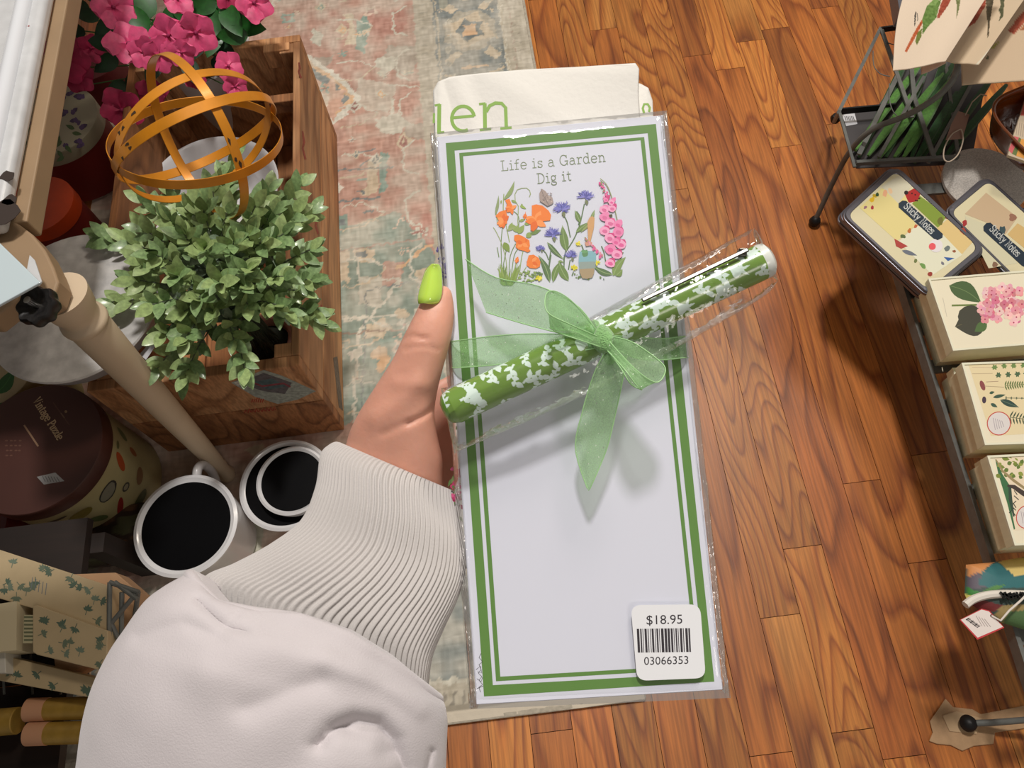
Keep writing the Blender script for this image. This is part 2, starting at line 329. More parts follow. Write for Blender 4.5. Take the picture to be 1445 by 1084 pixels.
plank_me = None
for c in range(0, 44):
    x0 = XS + c * PW; js = sorted(joints.get(c, []))
    ys = [-0.45 - ru(0, .4)]; 
    lo = js[0] if js else ru(-.1, 0.9)
    seq = js if js else [lo]
    y = seq[0]
    while y > -0.3: y -= ru(.8, 1.4); ys.append(y)
    ys += seq; y = seq[-1]
    while y < 2.2: y += ru(.9, 1.6); ys.append(y)
    ys = sorted(ys)
    for a, b in zip(ys[:-1], ys[1:]):
        if b - a < 0.08 or b < -0.5: continue
        if plank_me is None:
            o = mk('plank', *box((0, 0, 0), (1, 1, 1)), OAKS[0], subfloor, smooth=False); o.data.transform(Matrix.Translation(WL['floor'])); plank_me = o.data
        else:
            o = bpy.data.objects.new('plank', plank_me); COL.objects.link(o); o.parent = subfloor
        o.scale = (PW - 0.0009, b - a - 0.001, 0.018); o.location = Vector((x0 + PW / 2, (a + b) / 2, -0.009 + ru(-.0003, .0))) - WL['floor']
        o.material_slots[0].link = 'OBJECT'; o.material_slots[0].material = random.choice(OAKS + OAKS[:2])

# ================================================================== RUG
RX0, RX1, RY0, RY1, RS = -0.86, 0.146, 0.036, 2.02, 0.003
nx, ny = int((RX1 - RX0) / RS), int((RY1 - RY0) / RS)
gx = RX0 + (np.arange(nx + 1)) * RS; gy = RY0 + (np.arange(ny + 1)) * RS
GX, GY = np.meshgrid(gx, gy)
rs = np.random.RandomState(3)
def vnoise(sx, sy, seed):
    r = np.random.RandomState(seed); g = r.rand(int(ny / sy) + 3, int(nx / sx) + 3)
    yy = np.arange(ny + 1) / sy; xx = np.arange(nx + 1) / sx; yi = yy.astype(int); xi = xx.astype(int); fy = (yy - yi)[:, None]; fx = (xx - xi)[None, :]
    fy = fy * fy * (3 - 2 * fy); fx = fx * fx * (3 - 2 * fx)
    return (g[yi][:, xi] * (1 - fy) * (1 - fx) + g[yi + 1][:, xi] * fy * (1 - fx) + g[yi][:, xi + 1] * (1 - fy) * fx + g[yi + 1][:, xi + 1] * fy * fx)
img = np.zeros((ny + 1, nx + 1, 3)) + np.array((176, 168, 156))
jx = (vnoise(4, 3, 1) - .5) * 0.009; jy = (vnoise(3, 4, 2) - .5) * 0.009
QX, QY = GX + jx, GY + jy
def paintw(pts, col, a=1.0):
    xs = [p[0] for p in pts]; ys = [p[1] for p in pts]
    i0, i1 = np.searchsorted(gx, [min(xs) - .012, max(xs) + .012]); j0, j1 = np.searchsorted(gy, [min(ys) - .012, max(ys) + .012])
    if i1 <= i0 or j1 <= j0: return
    x = QX[j0:j1, i0:i1]; y = QY[j0:j1, i0:i1]; ins = np.zeros(x.shape, bool); n = len(pts)
    for k in range(n):
        x1, y1 = pts[k - 1]; x2, y2 = pts[k]
        if y1 == y2: continue
        c = ((y1 > y) != (y2 > y)) & (x < (x2 - x1) * (y - y1) / (y2 - y1) + x1); ins ^= c
    sub = img[j0:j1, i0:i1]; sub[ins] = sub[ins] * (1 - a) + np.array(col) * a
def paintp(pts, col, a=1.0): paintw([tuple(P(x, y, 0.006)[:2]) for x, y in pts], col, a)
def ell(cx, cy, rx, ry, n=16, jag=0.0, rot=0.0):
    o = []
    for k in range(n):
        t = 2 * math.pi * k / n; q = 1 + (jag if k % 2 else -jag); u, v = math.cos(t) * rx * q, math.sin(t) * ry * q
        o.append((cx + u * math.cos(rot) - v * math.sin(rot), cy + u * math.sin(rot) + v * math.cos(rot)))
    return o
GREY, SLATE, CREAM, ROSE, TEAL, PEACH, PALE = (172, 166, 152), (116, 124, 126), (190, 176, 154), (176, 140, 128), (124, 148, 140), (206, 170, 136), (192, 190, 178)
def rect(x0, y0, x1, y1): return [(x0, y0), (x1, y0), (x1, y1), (x0, y1)]
fx1 = RX1 - 0.27; fy0 = RY0 + 0.27
paintw(rect(RX0, fy0, fx1, RY1), ROSE)
# field: big tone areas
for k in range(26): 
    x, y = ru(RX0, fx1), ru(fy0, RY1); paintw(ell(x, y, ru(.03, .09), ru(.02, .06), 9, .2), random.choice([(170, 120, 110), (186, 146, 132), (184, 160, 146), (150, 156, 146)]), .6)
paintp([(455, 330), (560, 300), (600, 340), (640, 400), (640, 560), (480, 600), (470, 450)], TEAL, .85)
paintp([(505, 110), (560, 120), (550, 160), (500, 150)], PALE, .7)
for cx, cy in ((0, 0),):
    # serrated medallion beside the crate
    paintp([(430, 75), (470, 100), (512, 140), (478, 172), (440, 190), (400, 150)], (206, 204, 194)); paintp([(430, 84), (466, 106), (502, 140), (470, 165), (436, 182), (400, 140)], PEACH)
    paintp([(430, 92), (466, 112), (494, 140), (466, 160), (436, 174), (400, 140)], SLATE)
    paintp([(458 + 34 * math.cos(t) * (1 if i % 2 else .66), 142 + 32 * math.sin(t) * (1 if i % 2 else .66)) for i, t in enumerate([k * math.pi / 8 for k in range(16)])], (196, 158, 140))
    paintp(ell(456, 142, 9, 9), (214, 196, 178))
for pts, c in (([(483, 20), (498, 20), (503, 62), (486, 66), (488, 58), (494, 40)], CREAM), ([(503, 30), (520, 22), (522, 40), (514, 76), (502, 70)], TEAL), ([(440, 40), (455, 48), (452, 66), (440, 62)], PALE),
               ([(530, 82), (556, 80), (560, 94), (545, 104), (528, 96)], PALE), ([(520, 228), (531, 222), (534, 270), (520, 278), (506, 274), (518, 266)], CREAM), ([(534, 214), (548, 216), (546, 268), (536, 276)], TEAL),
               ([(530, 170), (560, 160), (580, 176), (560, 190), (535, 188)], PALE), ([(552, 140), (556, 140), (556, 165), (552, 165)], PALE), ([(470, 256), (484, 264), (480, 276), (468, 274)], (210, 206, 196)),
               ([(478, 352), (494, 354), (492, 400), (478, 396)], CREAM), ([(500, 350), (530, 352), (526, 370), (502, 370)], CREAM), ([(506, 356), (520, 357), (518, 364), (506, 364)], SLATE),
               ([(540, 372), (570, 368), (566, 404), (538, 406)], (176, 140, 128)), ([(506, 390), (540, 392), (538, 436), (504, 430)], (180, 178, 166)), ([(560, 436), (574, 438), (578, 448), (564, 452), (556, 446)], CREAM),
               ([(516, 460), (540, 450), (552, 462), (540, 478), (512, 476)], CREAM), ([(526, 494), (544, 490), (550, 506), (536, 528), (528, 522), (536, 508), (524, 504)], PEACH), ([(490, 500), (508, 490), (512, 500), (494, 510)], (200, 196, 186)),
               ([(585, 382), (604, 378), (600, 400), (586, 400)], CREAM), ([(598, 404), (610, 402), (608, 416), (598, 418)], SLATE), ([(345, 640), (370, 628), (392, 640), (372, 652)], CREAM), ([(350, 735), (372, 742), (368, 780), (346, 790)], (150, 160, 140))): paintp(pts, c)
def outline(pts, col, w=0.005):
    for (x1, y1), (x2, y2) in zip(pts, pts[1:]):
        dx, dy = x2 - x1, y2 - y1; l = math.hypot(dx, dy) or 1; a, b = -dy / l * w / 2, dx / l * w / 2; paintw([(x1 + a, y1 + b), (x2 + a, y2 + b), (x2 - a, y2 - b), (x1 - a, y1 - b)], col)
def outp(pts, col, w=.005): outline([tuple(P(x, y, 0.006)[:2]) for x, y in pts], col, w)
outp([(500, 600), (505, 470), (565, 395), (505, 395), (503, 360)], PALE, .006); outp([(512, 600), (516, 410), (575, 400)], SLATE, .003); outp([(480, 470), (570, 466)], (150, 130, 118), .004)
outp([(560, 380), (600, 350), (640, 340)], PEACH, .008); outp([(440, 360), (640, 330)], (150, 126, 116), .004); outp([(470, 450), (560, 446)], PALE, .005); outp([(545, 120), (600, 124)], PALE, .004)
for k in range(9): outp([(475 + ru(-10, 80), 210 + k * 15), (500 + ru(0, 60), 212 + k * 15 + ru(-8, 8))], random.choice([PALE, CREAM, TEAL, SLATE]), .005)
rg = random.Random(21)
def mot(x, y, s, kind, c1, c2):
    if kind == 0: paintw(ell(x, y, s, s * 1.1, 8, .28), c1); paintw(ell(x, y, s * .5, s * .5, 8, .2), c2)
    elif kind == 1: paintw([(x, y + s * 1.3), (x + s, y), (x, y - s * 1.3), (x - s, y)], c1); paintw([(x, y + s * .8), (x + s * .6, y), (x, y - s * .8), (x - s * .6, y)], c2); paintw([(x, y + s * .35), (x + s * .25, y), (x, y - s * .35), (x - s * .25, y)], c1)
    elif kind == 2:
        for q in range(4): paintw(rect(x - s + q * s * .5, y - s * .3 * (1 + q % 2), x - s + q * s * .5 + s * .34, y + s * .3 * (1 + q % 2)), c1)
        paintw(rect(x - s, y - s * .12, x + s, y + s * .12), c2)
    elif kind == 3: outline([(x - s, y - s), (x - s * .2, y - s), (x - s * .2, y + s * .4), (x + s * .7, y + s * .4), (x + s * .7, y - s * .3)], c1, s * .28); outline([(x + s, y + s), (x + s, y + s * .3)], c2, s * .25)
    else:
        for q in range(5): a = q * 1.256 + .3; paintw(ell(x + s * .6 * math.cos(a), y + s * .6 * math.sin(a), s * .38, s * .2, 7, 0, a), c1)
        paintw(ell(x, y, s * .25, s * .25, 7), c2)
for k in range(130):
    x, y = rg.uniform(RX0 + .2, fx1 - .01), rg.uniform(fy0, RY1); mot(x, y, rg.uniform(.009, .020), rg.randrange(5), rg.choice([PALE, CREAM, PALE, TEAL, (200, 176, 160)]), rg.choice([SLATE, PEACH, (150, 110, 104), TEAL]))
for k in range(12):
    y = fy0 + .03 + k * .14; x = fx1 - .05; outline([(x + .03, y - .05), (x, y - .03), (x, y + .03), (x + .03, y + .05)], PALE, .005); outline([(x - .05, y), (x - .09, y + .03), (x - .14, y + .03)], PALE, .004); outline([(x - .05, y), (x - .09, y - .03), (x - .14, y - .03)], CREAM, .004)
# borders (side and end)
for (x0, x1, c) in ((fx1, fx1 + .045, GREY), (fx1 + .045, fx1 + .052, SLATE), (fx1 + .052, RX1 - .062, SLATE), (RX1 - .066, RX1 - .058, PALE), (RX1 - .058, RX1, GREY)): paintw(rect(x0, RY0 + (RX1 - x1), x1, RY1), c)
for (a0, a1, c) in ((fy0 - .045, fy0, GREY), (RY0 + .066, fy0 - .045, (124, 132, 132)), (RY0 + .058, RY0 + .066, PALE), (RY0, RY0 + .058, GREY)): paintw(rect(RX0, a0, RX1 - (a0 - RY0), a1), c)
def rosette(cx, cy, s):
    paintw(ell(cx, cy, .07 * s, .075 * s, 16, .06), (160, 156, 144)); paintw(ell(cx, cy, .056 * s, .06 * s, 8, .22, .4), CREAM); paintw(ell(cx, cy, .034 * s, .036 * s, 10, .2), SLATE); paintw(ell(cx, cy, .02 * s, .021 * s, 8, .25), PEACH)
    for q in (-1, 1):
        paintw(ell(cx + q * .05 * s, cy + .09 * s, .026 * s, .014 * s, 8, .15, q * .8), CREAM); paintw(ell(cx - q * .05 * s, cy - .09 * s, .026 * s, .014 * s, 8, .15, q * .8), CREAM); paintw(ell(cx + q * .06 * s, cy + .12 * s, .012 * s, .03 * s, 8), (150, 152, 142))
bx = (fx1 + .052 + RX1 - .062) / 2
y = RY0 + .155
while y < RY1 + .1: rosette(bx, y, .92); outline([(bx - .07, y + .135), (bx, y + .105), (bx + .07, y + .135)], CREAM, .007); outline([(bx - .03, y + .15), (bx + .03, y + .15)], PEACH, .008); y += .27
for k in range(90):
    y = RY0 + .10 + k * .0225; s_q = 1 if k % 2 else -1; x = bx + s_q * rg.uniform(.045, .068); mot(x, y, rg.uniform(.006, .011), rg.choice([1, 4, 4, 0]), rg.choice([CREAM, (158, 158, 148), PALE]), rg.choice([PEACH, SLATE, (140, 140, 132)]))
for q in (-.078, .078): outline([(bx + q, RY0 + .1), (bx + q, RY1)], (176, 168, 150), .004)
x = bx - .27; by = (RY0 + .066 + fy0 - .045) / 2
while x > RX0: rosette(x, by, .85); x -= .25
for k in range(70):
    y = RY0 + .07 + k * .028; paintw(rect(RX1 - .044, y, RX1 - .020, y + .004), (152, 146, 134)); paintw(rect(RX1 - .044, y, RX1 - .040, y + .018), (156, 140, 128)); paintw(rect(fx1 + .012, y, fx1 + .030, y + .004), (158, 154, 142))
for k in range(60): x = RX0 + k * .017; paintw([(x, RY0 + .018), (x + .005, RY0 + .018), (x + .013, RY0 + .046), (x + .008, RY0 + .046)], random.choice([(120, 116, 108), (132, 126, 118), TEAL]), .8)
wear = vnoise(26, 22, 5) * .5 + vnoise(9, 9, 6) * .5; wear = np.clip((wear - .30) * 1.9, .12, .66)[..., None]
img = img * (1 - wear) + np.array((194, 189, 178)) * wear
img += (vnoise(1.6, 5, 8)[..., None] - .5) * 22 + (vnoise(6, 1.3, 9)[..., None] - .5) * 24 + (vnoise(50, 40, 10)[..., None] - .5) * 18
img[:6] = (196, 188, 174); img[6:9] = (150, 144, 132)
img = np.clip(img * np.array((1.06, 1.05, 1.03)), 20, 235) / 255.0
rgb = np.where(img <= .04045, img / 12.92, ((img + .055) / 1.055) ** 2.4)
Z = 0.0065 + (vnoise(2, 2, 11) - .5) * 0.0008 + 0.0012 * vnoise(40, 30, 12); Z[:5] += .0015
V = np.stack([GX + (vnoise(12, 30, 14) - .5) * .002, GY + (vnoise(30, 12, 13) - .5) * .004, Z], -1).reshape(-1, 3)
idx = np.arange((ny + 1) * (nx + 1)).reshape(ny + 1, nx + 1)
Fq = np.stack([idx[:-1, :-1], idx[:-1, 1:], idx[1:, 1:], idx[1:, :-1]], -1).reshape(-1, 4)
me = bpy.data.meshes.new('runner_rug'); me.from_pydata(V.tolist(), [], Fq.tolist())
at = me.color_attributes.new('Col', 'FLOAT_COLOR', 'POINT'); at.data.foreach_set('color', np.concatenate([rgb.reshape(-1, 3), np.ones((rgb.size // 3, 1))], 1).astype(np.float32).ravel())
me.materials.append(M('rug_pile', attr=True, rough=0.95, bump=(700, 0.5, .001), sheen=.2, spec=.1))
rug = bpy.data.objects.new('runner_rug', me); COL.objects.link(rug); WL['runner_rug'] = Vector((0, 0, 0))
tag(rug, 'faded rose, teal and grey patterned runner rug lying on the wooden floor', 'rug')
mk('binding', *join(box((RX1 - .002, (RY0 + RY1) / 2, .0045), (.007, RY1 - RY0, .007)), box(((RX0 + RX1) / 2, RY0 + .002, .0045), (RX1 - RX0, .009, .008))), M('rug_binding', (180, 172, 156), .95, var=(120, .2), bump=(900, .6)), rug, mods=[('BEV', .002, 2)])

# ================================================================== WOODEN CRATE
CW = [oak_mat('crate_pine', (200, 148, 102), (188, 134, 88), (158, 108, 68), .75, 7, .2, 0.0), oak_mat('crate_pine_dark', (176, 120, 76), (162, 108, 66), (130, 84, 50), .8, 8, .2, 0.0)]
X0, X1, Y0, Y1, CZ, CT = -0.645, -0.318, 0.553, 1.262, 0.008, 0.285
crate = empty('wooden_crate', ((X0 + X1) / 2, (Y0 + Y1) / 2, CZ), 'weathered open wooden crate with stamped end, holding pots and greenery on the rug', 'crate')
def slat(n, c, s, m=0): return mk(n, *box(c, s), CW[m], crate, smooth=False, mods=[('BEV', .0018, 2)])
hb = (CT - CZ) / 2
for i in range(2):
    zc = CZ + hb * (i + .5)
    slat('plank', ((X0 + X1) / 2, Y0 + .009, zc), (X1 - X0, .018, hb - .003), 0 if i else 1); slat('plank', ((X0 + X1) / 2, Y1 - .009, zc), (X1 - X0, .018, hb - .003), 0)
    slat('plank', (X1 - .0065, (Y0 + Y1) / 2, zc), (.013, Y1 - Y0 - .037, hb - .003), 0); slat('plank', (X0 + .0065, (Y0 + Y1) / 2, zc), (.013, Y1 - Y0 - .037, hb - .003), 1)
for i in range(5): slat('plank', (X0 + .03 + i * .066, (Y0 + Y1) / 2, CZ + .006), (.063, Y1 - Y0 - .04, .01), 1)
for sx in (X0 + .026, X1 - .026):
    for sy in (Y0 + .0305, Y1 - .0305): slat('corner_post', (sx, sy, (CZ + CT) / 2), (.028, .024, CT - CZ - .006), 0)
slat('cleat', (X1 - .045, Y1 - .028, CT - .02), (.05, .02, .04), 0); slat('cleat', (X1 - .05, Y1 - .1, CT - .07), (.07, .02, .03), 1)
pr = Print((0, Y0 - .0001, 0), (0, -1, 0), off=2e-4)
pr.poly([(326, 540), (372, 522), (398, 530), (446, 552), (420, 564), (392, 570), (360, 560)], (150, 158, 150)); pr.poly([(336, 541), (372, 526), (412, 540), (402, 556), (372, 552)], (92, 88, 92))
pr.poly([(352, 540), (384, 534), (404, 545), (380, 550)], (70, 92, 96)); pr.line([(345, 535), (370, 545), (400, 541), (410, 546)], 2.5, (130, 60, 70)); pr.poly([(330, 540), (352, 531), (350, 538), (336, 544)], (196, 196, 188))
for k in range(9): pr.line([(345 + k * 5, 583 - k * .4), (347 + k * 5, 578 - k * .4 + ru(-1, 1)), (349 + k * 5, 582 - k * .4)], 1.6, (160, 58, 40))
for k in range(6): pr.line([(355 + k * 3, 568), (357 + k * 3, 563 + ru(-2, 1))], 1.5, (166, 62, 44))
pr.done('stamped_label', crate, M('crate_stamp', attr=True, rough=.8, var=(160, .35)))
pr = Print((X1 + .0001, 0, 0), (1, 0, 0), off=2e-4)
for px, py, l in ((422, 88, 22), (428, 185, 40), (446, 300, 30), (455, 430, 36)):
    pr = Print((X1 + .0001, 0, 0), (1, 0, 0), off=2e-4); pr.line([(px + ru(-2, 2), py), (px + 1, py + l * .4), (px - 1, py + l * .6), (px + 3, py + l)], [2, 3.5, 2.4, 3], (156, 74, 56)); pr.done('paint_streak', crate, M('crate_stamp'))
pr = Print((X1 + .0001, 0, 0), (1, 0, 0), off=2e-4); pr.poly([(470, 505), (476, 503), (484, 580), (478, 575)], (120, 106, 92)); pr.done('paint_wear', crate, M('crate_stamp'))
# the crate's wear is kept inside its own stamped paint pieces

# ================================================================== POTS AND BOWLS IN THE CRATE
ENW = M('white_enamel', (222, 222, 224), .22, coat=.6, var=(9, .07)); CERA = M('white_ceramic', (206, 204, 204), .35, coat=.3, var=(14, .06)); BLK = M('black_enamel', (3, 3, 5), .35, spec=.12)
GALV = M('dull_grey_zinc', (158, 160, 164), .55, .1, var=(22, .10), bump=(160, .12)); IRON = M('slate_painted_iron', (104, 106, 102), .55, .05, var=(60, .2), bump=(300, .2)); IRONB = M('black_iron', (28, 27, 27), .5, .4)
def vessel(name, c, prof, mat, label, cat, group=None, n=64, parts=()):
    o = mk(name, *lathe(c, prof, n), mat, origin=c, mods=None); tag(o, label, cat, group); return o
bc = P(296, 262, 0.16); bc.z = 0.022
wb = vessel('enamel_bowl', bc, [(0, 0), (.085, 0), (.112, .03), (.124, .11), (.128, .125), (.131, .129), (.128, .132), (.121, .126), (.116, .10), (.104, .05), (.085, .034), (0, .03)], ENW, 'white enamel bowl under the yellow metal orb in the crate', 'bowl')
pr = Print(bc + Vector((0, 0, .0345)), (0, 0, 1)); pr.poly([(262, 190), (300, 184), (305, 206), (274, 218)], (150, 130, 108)); pr.poly([(272, 185), (296, 182), (302, 196), (278, 202)], (206, 206, 208))
for k in range(4): pr.line([(280 + k * 4, 187), (282 + k * 4, 199)], 1.2, (110, 110, 114))
pr.done('price_sticker', wb)
# big grey zinc tray overhanging the crate edge
tc = P(104, 432, 0.335); tc.z = 0.30
tr = vessel('zinc_tray', tc, [(0, 0), (.112, 0), (.120, .006), (.128, .030), (.1305, .034), (.1285, .037), (.125, .033), (.115, .011), (.108, .006), (0, .006)], M('grey_enamel_tray', (166, 168, 172), .5, .0, var=(12, .04), bump=(120, .1), coat=.1), 'large round grey tray with pale worn rim, left of the leafy plant', 'tray')
mk('rim', *lathe(tc, [(.1275, .0335), (.131, .0335), (.1318, .036), (.130, .0385), (.1272, .037)], 72), M('worn_white_rim', (210, 208, 205), .5, var=(60, .2)), tr)
pr = Print(tc + Vector((0, 0, .0062)), (0, 0, 1)); pr.poly([(197, 500), (218, 476), (224, 482), (206, 508)], (212, 212, 216)); pr.dot(140, 405, 2, (70, 70, 70)); pr.done('paper_label', tr)

# yellow metal orb of flat bands
oc = D(278, 197, 1.04); ORR = 0.1135
YEL = M('yellow_painted_metal', (214, 138, 28), .38, .25, var=(30, .16), coat=.2); YCH = M('chipped_dark_metal', (62, 44, 26), .6)
orb = empty('metal_band_orb', oc - Vector((0, 0, ORR)), 'chipped yellow metal band orb resting in the white bowl in the crate', 'ornament')
def sph(px, py, front=True):
    d = ray(px, py).normalized(); q = C0 - oc; b = q.dot(d); c = q.dot(q) - ORR ** 2; s = b * b - c
    t = -b + (-1 if front else 1) * math.sqrt(s) if s > 0 else -b
    return (C0 + d * t - oc).normalized()
def band(n, w, r=1.0, th=.0012, shift=0.0):
    n = n.normalized(); u, v = frame_of(n); V = []; Fc = []; m = 80
    for k in range(m):
        a = 2 * math.pi * k / m; e = u * math.cos(a) + v * math.sin(a); q = math.sqrt(max(0, 1 - shift ** 2))
        for dr, dw in ((-1, -1), (1, -1), (1, 1), (-1, 1)): V.append(oc + e * (ORR * r * q + dr * th / 2) + n * (dw * w / 2 + shift * ORR))
    for k in range(m):
        for j in range(4): Fc.append((k * 4 + j, k * 4 + (j + 1) % 4, ((k + 1) % m) * 4 + (j + 1) % 4, ((k + 1) % m) * 4 + j))
    return V, Fc
pole = (sph(161, 236) ).normalized()
for i, (a, b, rr) in enumerate((((236, 172), None, 1.0), ((250, 262), None, .985), ((310, 160), (340, 235), .972), ((192, 150), None, .957))):
    A = sph(*a); Bv = sph(*b) if b else pole; n = A.cross(Bv)
    bo = mk('band', *band(n, .0132, rr), YEL, orb, mods=[('BEV', .0004, 1)])
    for k in range(5):
        t = ru(0, 1); e = (A * (1 - t) + Bv * t).normalized() * ORR * rr; nn = n.normalized(); u = e.normalized(); w = nn.cross(u)
        c = oc + u * (ORR * rr + .00075) + nn * ru(-.006, .006); ch = [c + w * math.cos(q * 1.05) * ru(.0015, .006) + nn * math.sin(q * 1.05) * ru(.0008, .003) for q in range(6)]
        ch2 = [p + u * .0002 for p in ch]
        if k < 3: mk('paint_chip', *prism(ch, ch2), YCH, bo, smooth=False)

# ================================================================== POTTED PLANTS
LF = {}
def leaf_mesh(name, L, Wd, curl, mat, fold=.15, n=5, tipw=.8):
    V = []; Fc = []
    for i in range(n + 1):
        t = i / n; w = Wd / 2 * math.sin(math.pi * min(1, .06 + .94 * t ** tipw)) ** .75 if i < n else 0.0004; z = -curl * L * t * t
        for s in (-1, 0, 1): V.append((s * w, L * t, z + (fold * w if s else 0)))
    for i in range(n):
        for s in range(2): a = i * 3 + s; Fc.append((a, a + 1, a + 4, a + 3))
    me = bpy.data.meshes.new(name); me.from_pydata(V, [], Fc); me.polygons.foreach_set('use_smooth', [True] * len(Fc)); me.materials.append(mat); return me
def orient(d, up):
    d = d.normalized(); x = d.cross(up)
    x = x.normalized() if x.length > 1e-3 else Vector((1, 0, 0)); z = x.cross(d).normalized()
    return Matrix(((x.x, d.x, z.x, 0), (x.y, d.y, z.y, 0), (x.z, d.z, z.z, 0), (0, 0, 0, 1)))
def place(name, me, pos, mat3, parent, s=1.0):
    o = bpy.data.objects.new(name, me); COL.objects.link(o); o.parent = parent; o.matrix_local = Matrix.Translation(pos - WL[parent.name]) @ mat3 @ Matrix.Scale(s, 4); return o
pc = P(372, 478, 0.17); 
plant = empty('potted_leafy_plant', Vector((pc.x, pc.y, 0.022)), 'bushy faux plant with small pale green leaves in a pink clay pot in the crate', 'plant')
pb = Vector((pc.x, pc.y, .022))
CLAY = M('pink_clay', (196, 140, 118), .7, var=(30, .15))
mk('pot', *lathe(pb, [(0, 0), (.034, 0), (.046, .12), (.050, .122), (.050, .148), (.046, .15), (.042, .146), (.040, .12), (0, .118)], 40), CLAY, plant)
mk('soil', *lathe(pb, [(0, .122), (.02, .126), (.0405, .121)], 24), M('dark_moss', (40, 42, 30), .95, bump=(200, 1)), plant)
LG = [M('pale_green_leaf_a', (156, 180, 116), .45, var=(160, .35), coat=.15), M('pale_green_leaf_b', (130, 160, 104), .45, var=(190, .4), coat=.15), M('mid_green_leaf', (118, 138, 112), .6, var=(160, .4)), M('inner_dark_leaf', (70, 90, 78), .65, var=(120, .4))]
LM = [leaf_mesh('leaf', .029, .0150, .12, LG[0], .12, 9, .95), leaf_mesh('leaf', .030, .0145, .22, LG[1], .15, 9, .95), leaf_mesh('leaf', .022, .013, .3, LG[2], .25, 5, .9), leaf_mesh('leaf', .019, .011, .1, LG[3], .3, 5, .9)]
STEM = M('grey_green_stem', (94, 104, 84), .7)
tips = [(142, 333, .36), (160, 428, .36), (222, 520, .35), (262, 530, .36), (345, 520, .36), (262, 478, .42), (330, 480, .38), (440, 440, .34), (455, 455, .33), (440, 395, .38), (438, 352, .40), (440, 300, .38), (425, 262, .38), (385, 300, .42), (330, 225, .42), (312, 250, .44), (285, 290, .46),
        (240, 275, .42), (205, 285, .42), (205, 325, .44), (190, 395, .42), (215, 430, .43), (250, 390, .47), (290, 350, .48), (330, 340, .47), (350, 380, .47), (310, 400, .48), (370, 340, .45), (400, 390, .42), (390, 430, .40), (350, 430, .42), (220, 360, .46), (260, 330, .47), (300, 440, .43), (380, 270, .42), (400, 330, .43), (360, 290, .44), (230, 470, .40), (405, 440, .38), (272, 300, .45), (320, 300, .46), (280, 420, .45), (180, 340, .40), (415, 300, .41), (240, 310, .45), (350, 330, .46), (300, 270, .45), (340, 400, .46), (200, 370, .43), (425, 410, .37), (260, 440, .42)]
pt = pb + Vector((0, 0, .13)); mid = P(308, 395, .36)
nleaf = 0; rest = []; stems = []
for ti, (px, py, zz) in enumerate(tips):
    tip = P(px, py, zz); c1 = pt.lerp(mid, .75) + Vector((ru(-.012, .012), ru(-.012, .012), ru(-.03, 0))); out = (tip - mid)
    ctrl = [tuple(pt + Vector((ru(-.02, .02), ru(-.02, .02), 0))), tuple(c1), tuple(c1.lerp(tip, .6) + Vector((0, 0, .018))), tuple(tip)]
    cv = [Vector(q) for q in spline(ctrl, 26)]; stems.append(tube(cv[::2] + [cv[-1]], .0011, 5))
    L = (cv[-1] - cv[8]).length; steps = max(4, int(L / .0135)); 
    for k in range(steps + 1):
        t = 8 + (25 - 8) * (k / steps); p = cv[int(min(25, t))]; tg = (cv[min(25, int(t) + 1)] - cv[max(0, int(t) - 1)]).normalized()
        near = k / steps
        for s in range(3 if k == steps else 2):
            an = k * 1.57 + s * math.pi + ru(-.4, .4); u, v = frame_of(tg); sd = u * math.cos(an) + v * math.sin(an)
            dr = (tg * (0.55 + .3 * near) + sd * .95 + Vector((0, 0, .18))).normalized() if k < steps else (tg + sd * .35).normalized()
            mi = (0 if rnd() < .55 else 1) if near > .6 else (1 if near > .45 and rnd() < .5 else 2) if near > .25 else 3  # darker leaf greens towards the core of the plant
            upv = (Vector((0, 0, 1)) + (C0 - p).normalized() * 1.0 + Vector((ru(-.5, .5), ru(-.5, .5), 0))).normalized()
            mt = orient(dr, upv); sc = ru(.82, 1.22)
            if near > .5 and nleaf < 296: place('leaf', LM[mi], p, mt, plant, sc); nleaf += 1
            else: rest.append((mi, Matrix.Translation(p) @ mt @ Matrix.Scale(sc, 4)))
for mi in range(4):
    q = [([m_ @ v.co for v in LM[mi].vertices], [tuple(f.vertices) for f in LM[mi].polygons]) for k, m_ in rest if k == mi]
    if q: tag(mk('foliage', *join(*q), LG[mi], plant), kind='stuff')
mk('stem', *join(*stems), STEM, plant)

# white bucket with pink impatiens
fcz = P(288, 78, .21); fb = Vector((fcz.x, fcz.y, .022)); 
fpl = empty('potted_pink_impatiens', fb, 'pink impatiens with dark green leaves in a white bucket at the back of the crate', 'plant')
mk('bucket', *lathe(fb, [(0, 0), (.078, 0), (.094, .20), (.098, .203), (.099, .209), (.095, .211), (.091, .205), (.088, .18), (0, .178)], 64), M('white_bucket', (196, 190, 188), .5, var=(12, .08)), fpl)
mk('soil', *lathe(fb, [(0, .185), (.087, .182)], 24), M('dark_moss'), fpl)
GLEAF = [M('dark_glossy_leaf', (34, 92, 34), .45, var=(70, .45), coat=.1), M('deep_green_leaf', (18, 56, 26), .55, var=(60, .4))]
GM = [leaf_mesh('leaf', .058, .036, .2, GLEAF[0], .25, 7), leaf_mesh('leaf', .052, .032, .3, GLEAF[1], .25, 7)]
PINK = [M('pink_petal', (218, 76, 126), .55, var=(70, .25), sss=.1), M('deep_pink_petal', (178, 34, 84), .6, var=(60, .25))]
ft = fb + Vector((0, 0, .18)); fst = []
